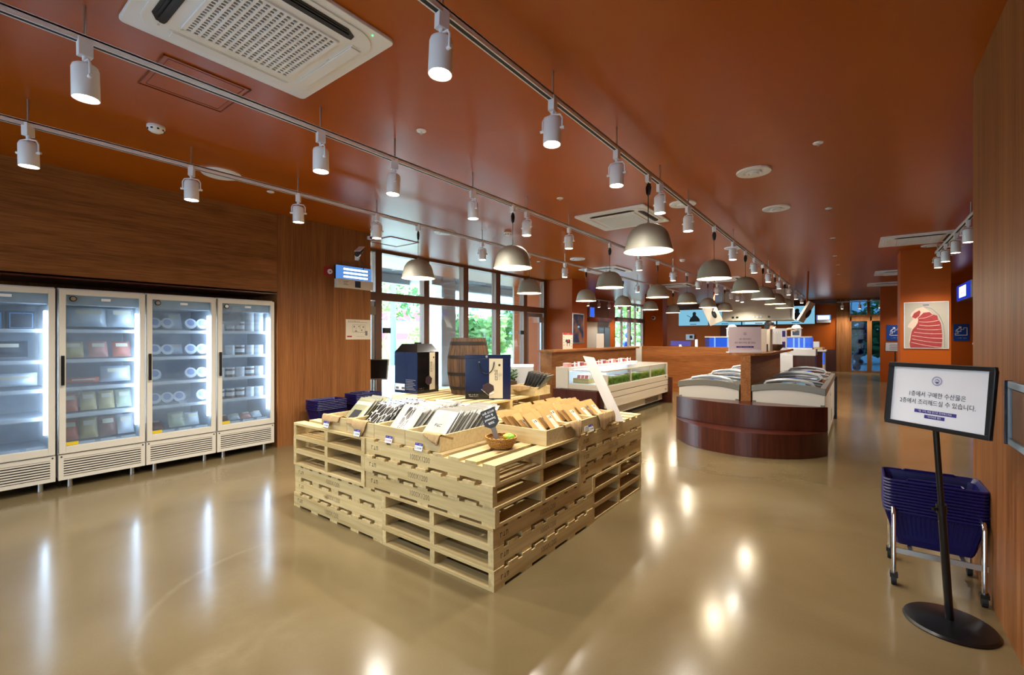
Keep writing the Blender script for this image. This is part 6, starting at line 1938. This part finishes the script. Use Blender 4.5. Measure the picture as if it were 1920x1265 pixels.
MB().box(-.9, .9, -.2, .3, 0, .95).build('body', m_steel, t, bevel=.003)
MB().box(-.95, .95, -.25, .3, .951, .99).build('top', m_white, t)
# hanging tilted slabs
for k, (x, y, lab, tl) in enumerate(((-3.10, 13.1, 'tilted pale slab hung from an orange rope, on the entrance side of the kitchen hood', -22), (-.97, 13.1, 'tilted pale slab hung edge-on from an orange rope, on the stair side of the hood', 62))):
    t = thing('hanging_slab', lab, 'hanging sign', (x, y, 2.05), group='hanging tilted slabs')
    T = Matrix.Rotation(R(-24 if k == 0 else 28), 4, 'Y') @ Matrix.Rotation(R(10 if k == 0 else 74), 4, 'Z')
    MB().box(-.17, .17, -.025, .025, -.26, .26, T=T).build('slab', m_cream, t, bevel=.004)
    MB().ball((.04, -.06, -.02), .07, 12, 8, sq=(.8, .5, 1.6), T=T).build('dark_ornament', m_black, t, smooth=True)
    MB().cyl((.02, 0, .16), (.05, 0, .98), .022, n=8).build('rope', m_rope, t)
# tanks, appliances and bottles
def tank(x0, x1, y0, z0, h, lab):
    t = thing('lit_fish_tank', lab, 'fish tank', ((x0 + x1) / 2, y0, z0), group='blue lit fish tanks')
    w = (x1 - x0) / 2
    MB().box(-w, w, -.25, .25, 0, .03).build('base', m_white, t)
    MB().box(-w, w, -.25, .25, h, h + .03).build('top_cover', m_cream, t, bevel=.003)
    MB().box(-w + .01, w - .01, .20, .24, .031, h - .001).build('lit_back', m_tank, t)
    MB().box(-w + .01, -w + .02, -.24, .2, .031, h - .001).box(w - .02, w - .01, -.24, .2, .031, h - .001).build('side_glass', m_clear, t)
    MB().box(-w + .02, w - .02, -.245, -.239, .031, h - .001).build('front_glass', m_clear, t)
    for k in range(3):
        x = -w + .2 + (2 * w - .4) * k / 2
        MB().cyl((x, .0, .032), (x, .0, h - .01), .018, n=8).build('bubble_tube', m_tank2, t)
tank(-3.30, -2.24, 13.35, 1.12, .31, 'long blue lit tank on the kitchen counter at the entrance side of the pink sign')
tank(-1.56, -.92, 14.6, 1.12, .31, 'blue lit tank on the kitchen counter at the stair side of the person')
t = thing('kitchen_counter', 'white kitchen counter carrying the blue lit tanks', 'counter', (0, 0, 0))
MB().box(-4.4, -2.05, 13.05, 13.7, .95, 1.119).build('top', m_white, t)
MB().box(-4.4, -2.05, 13.15, 13.7, 0, .949).build('body', m_steel, t)
t = thing('side_counter', 'white counter under the blue tank behind the person', 'counter', (0, 0, 0))
MB().box(-1.72, -.84, 14.25, 14.95, .95, 1.119).build('top', m_white, t)
MB().box(-1.70, -.86, 14.3, 14.95, 0, .949).build('body', m_dark, t)
def blender_jar(x, y, z, lab):
    t = thing('drink_machine', lab, 'appliance', (x, y, z), group='white drink machines')
    MB().box(-.12, .12, -.11, .11, 0, .22).build('clear_tank', m_fridge_in, t, bevel=.01)
    MB().lathe([(0, .32), (.06, .31), (.10, .28), (.115, .235), (.15, .225), (.15, .21), (0, .21)], 24).build('lid', m_whiteplastic, t, smooth=True)
    MB().box(-.08, .08, -.115, -.111, .03, .14).build('dark_window', m_navybox, t)
    MB().cyl((-.05, -.12, .12), (.06, -.13, .16), .012, n=8).build('spigot', m_chrome, t)
blender_jar(-2.66, 13.35, 1.461, 'white lidded drink machine on the long blue tank')
blender_jar(-1.30, 14.6, 1.461, 'white lidded drink machine on the tank beside the person')
t = thing('cash_register', 'white and blue cash register on the oak bar counter', 'cash register', (-3.75, 12.5, 1.021))
MB().box(-.2, .2, -.15, .15, 0, .12).build('base', m_whiteplastic, t, bevel=.01)
MB().box(-.26, .26, -.12, -.08, .17, .30, T=Matrix.Rotation(R(-12), 4, 'X')).build('blue_screen_back', m_purple, t, bevel=.004)
MB().box(-.03, .03, -.09, -.02, .10, .22).build('neck', m_whiteplastic, t)
t = thing('white_roll', 'upright white paper roll on the oak bar counter beside the cash register', 'roll', (-3.36, 12.5, 1.021))
MB().cyl((0, 0, 0), (0, 0, .36), .035, n=18).build('paper', m_whiteplastic, t)
t = thing('small_wall_box', 'small white control box on the terracotta back wall behind the cash register', 'control box', (-6.6, 23.49, 1.45))
MB().box(-.2, .2, -.06, 0, -.14, .14).build('housing', m_whiteplastic, t)
MB().box(-.02, .13, -.065, -.0605, -.06, .08).build('display', m_black, t)
for k, (x, m_, nm) in enumerate(((-1.50, m_white, 'white'), (-1.28, m_yellow, 'yellow'), (-1.12, m_jar1, 'pale'), (-1.40, m_yellow, 'small yellow'))):
    t = thing('sauce_bottle', '%s sauce bottle on the serving cabinet at the kitchen end' % nm, 'bottle', (x, 17.0, 1.051), group='bottles on the serving cabinet')
    MB().lathe([(0, 0), (.06, 0), (.065, .02), (.065, .17), (.05, .21), (.025, .235), (.025, .26), (0, .26)], 20).build('bottle_body', m_, t, smooth=True)
    MB().cyl((0, 0, .26), (0, 0, .31), .022, .012, 14).build('cap', m_red if 'yellow' in nm else m_white, t)
for k, (x, m_, w_, h_, nm) in enumerate(((-.98, m_crate, .16, .08, 'flat wooden'), (-.86, m_o, .08, .07, 'salmon coloured'), (-1.0, m_white, .09, .0, ''))):
    if not nm: continue
    o = MB().box(-w_, w_, -.1, .1, 0, h_).build('small_box', m_, None, bevel=.004, loc=(x, 17.0 + .22 * (k % 2), 1.051))
    tag(o, '%s box on the serving cabinet near its lit end' % nm, 'box')
o = MB().box(-.1, .1, -.1, .1, 0, .17).build('napkin_box', m_whiteplastic, None, bevel=.006, loc=(-1.0, 17.0, 1.132))
tag(o, 'white napkin box on the flat wooden box of the serving cabinet', 'box')

# ================================================================== person behind the bar (white mask, reaching towards the drink machine)
def person():
    t = thing('person', 'person with black hair, white mask and cream shirt reaching out behind the partition shelf', 'person', (-1.79, 13.25, 0.0), (0, 0, R(-8)))
    me = bpy.data.meshes.new('body')
    # facing +x (to the side), reaching with the near arm
    V = {'pel': (0, 0, .96), 'spi': (.01, 0, 1.15), 'che': (.02, 0, 1.36), 'nck': (.03, 0, 1.50), 'hd0': (.045, 0, 1.575), 'hd1': (.055, 0, 1.68), 'hd2': (.03, 0, 1.75),
         'shl': (.03, .17, 1.43), 'ell': (.10, .22, 1.17), 'wrl': (.30, .18, 1.06), 'hal': (.37, .17, 1.05),
         'shr': (.05, -.17, 1.44), 'elr': (.27, -.19, 1.52), 'wrr': (.50, -.17, 1.60), 'har': (.58, -.165, 1.595),
         'hpl': (0, .10, .92), 'knl': (.03, .11, .50), 'anl': (0, .11, .08), 'tol': (.14, .12, .035),
         'hpr': (0, -.10, .92), 'knr': (.03, -.11, .50), 'anr': (0, -.11, .08), 'tor': (.14, -.12, .035)}
    E_ = [('pel', 'spi'), ('spi', 'che'), ('che', 'nck'), ('nck', 'hd0'), ('hd0', 'hd1'), ('hd1', 'hd2'), ('che', 'shl'), ('shl', 'ell'), ('ell', 'wrl'), ('wrl', 'hal'), ('che', 'shr'), ('shr', 'elr'), ('elr', 'wrr'), ('wrr', 'har'),
          ('pel', 'hpl'), ('hpl', 'knl'), ('knl', 'anl'), ('anl', 'tol'), ('pel', 'hpr'), ('hpr', 'knr'), ('knr', 'anr'), ('anr', 'tor')]
    Rd = {'pel': (.12, .15), 'spi': (.11, .14), 'che': (.12, .16), 'nck': (.055, .055), 'hd0': (.07, .065), 'hd1': (.095, .078), 'hd2': (.07, .06), 'shl': .062, 'ell': .045, 'wrl': .03, 'hal': .032, 'shr': .062, 'elr': .044, 'wrr': .029, 'har': .030,
          'hpl': .09, 'knl': .062, 'anl': .042, 'tol': .036, 'hpr': .09, 'knr': .062, 'anr': .042, 'tor': .036}
    ks = list(V); ix = {k: i for i, k in enumerate(ks)}
    me.from_pydata([V[k] for k in ks], [(ix[a], ix[b]) for a, b in E_], [])
    o = bpy.data.objects.new('body', me); COL.objects.link(o)
    sk = o.modifiers.new('skin', 'SKIN'); sk.use_smooth_shade = True
    sub = o.modifiers.new('smooth', 'SUBSURF'); sub.levels = 2; sub.render_levels = 2
    lay = me.skin_vertices[0].data if len(me.skin_vertices) else None
    for k in ks:
        r = Rd[k]; r = r if isinstance(r, tuple) else (r, r)
        lay[ix[k]].radius = r
    lay[ix['pel']].use_root = True
    dg = bpy.context.evaluated_depsgraph_get()
    bme = bpy.data.meshes.new_from_object(o.evaluated_get(dg))
    bpy.data.objects.remove(o)
    bme.name = 'body'
    bme.materials.clear()
    for m_ in (m_skin, m_shirt, m_trouser, m_rubber): bme.materials.append(m_)
    for p in bme.polygons:
        c = p.center
        if c.z > 1.50 and abs(c.y) < .12 and c.x < .2: p.material_index = 0
        elif c.x > .33 and c.z > 1.0: p.material_index = 0
        elif c.z > .95: p.material_index = 1
        elif c.z > .09: p.material_index = 2
        else: p.material_index = 3
        p.use_smooth = True
    body = obj('body', bme, t)
    # hair cap, mask, nose, ear, eyes
    hb = MB()
    hb.grid(lambda u, v: ((.035 - .008) + .118 * math.cos(PI * 2 * u) * math.sin(PI * .5 * v + .02) * (1.0 if math.cos(2 * PI * u) < 0 else .93), .100 * math.sin(PI * 2 * u) * math.sin(PI * .5 * v + .02),
                            1.70 + .115 * math.cos(PI * .5 * v) + .006 * math.sin(13 * u * 2 * PI) - (.10 if math.cos(2 * PI * u) < .35 else .0) * max(0, v - .7) * 3), 32, 12)
    hb.build('hair', m_hair, t, smooth=True)
    hb2 = MB().ball((.02, 0, 1.735), .108, 18, 12, sq=(1.02, .9, .78))
    hb2.build('hair_top', m_hair, t, smooth=True)
    MB().ball((.118, 0, 1.615), .05, 14, 10, sq=(.75, 1.1, 1.0)).build('face_mask', m_whiteplastic, t, smooth=True)
    MB().ball((.152, 0, 1.655), .016, 10, 8, sq=(1, .8, 1.3)).build('nose', m_skin, t, smooth=True)
    for s in (-1, 1):
        MB().ball((.137, s * .032, 1.682), .011, 10, 8).build('eye', m_ink, t, smooth=True)
        MB().ball((.04, s * .084, 1.655), .024, 10, 8, sq=(.7, .35, 1.2)).build('ear', m_skin, t, smooth=True)
        MB().tube([(.10, s * .055, 1.63), (.05, s * .085, 1.65)], .003, 5).build('mask_loop', m_whiteplastic, t)
    # five fingers on each hand
    for (wx, wy, wz, s) in ((.585, -.165, 1.595, -1), (.375, .17, 1.05, 1)):
        for f_, (dy, L, dz) in enumerate(((-.024, .062, .004), (-.008, .074, .006), (.009, .070, .004), (.024, .056, .0))):
            MB().tube([(wx, wy + dy, wz + dz), (wx + L * .5, wy + dy * 1.15, wz + dz + .004), (wx + L * .95, wy + dy * 1.2, wz + dz - .016)], [.0095, .0085, .0065], 8).build('finger', m_skin, t, smooth=True)
        MB().tube([(wx - .02, wy - s * .02, wz - .005), (wx + .015, wy - s * .045, wz - .018), (wx + .045, wy - s * .045, wz - .030)], [.011, .0095, .007], 8).build('thumb', m_skin, t, smooth=True)
    MB().tube([(.02 + .075 * math.cos(a_ * PI / 8), .07 * math.sin(a_ * PI / 8), 1.497) for a_ in range(17)], .012, 6).build('collar', m_shirt, t, smooth=True)
    t.scale = (1.025, 1.025, 1.025)
    return t
person()
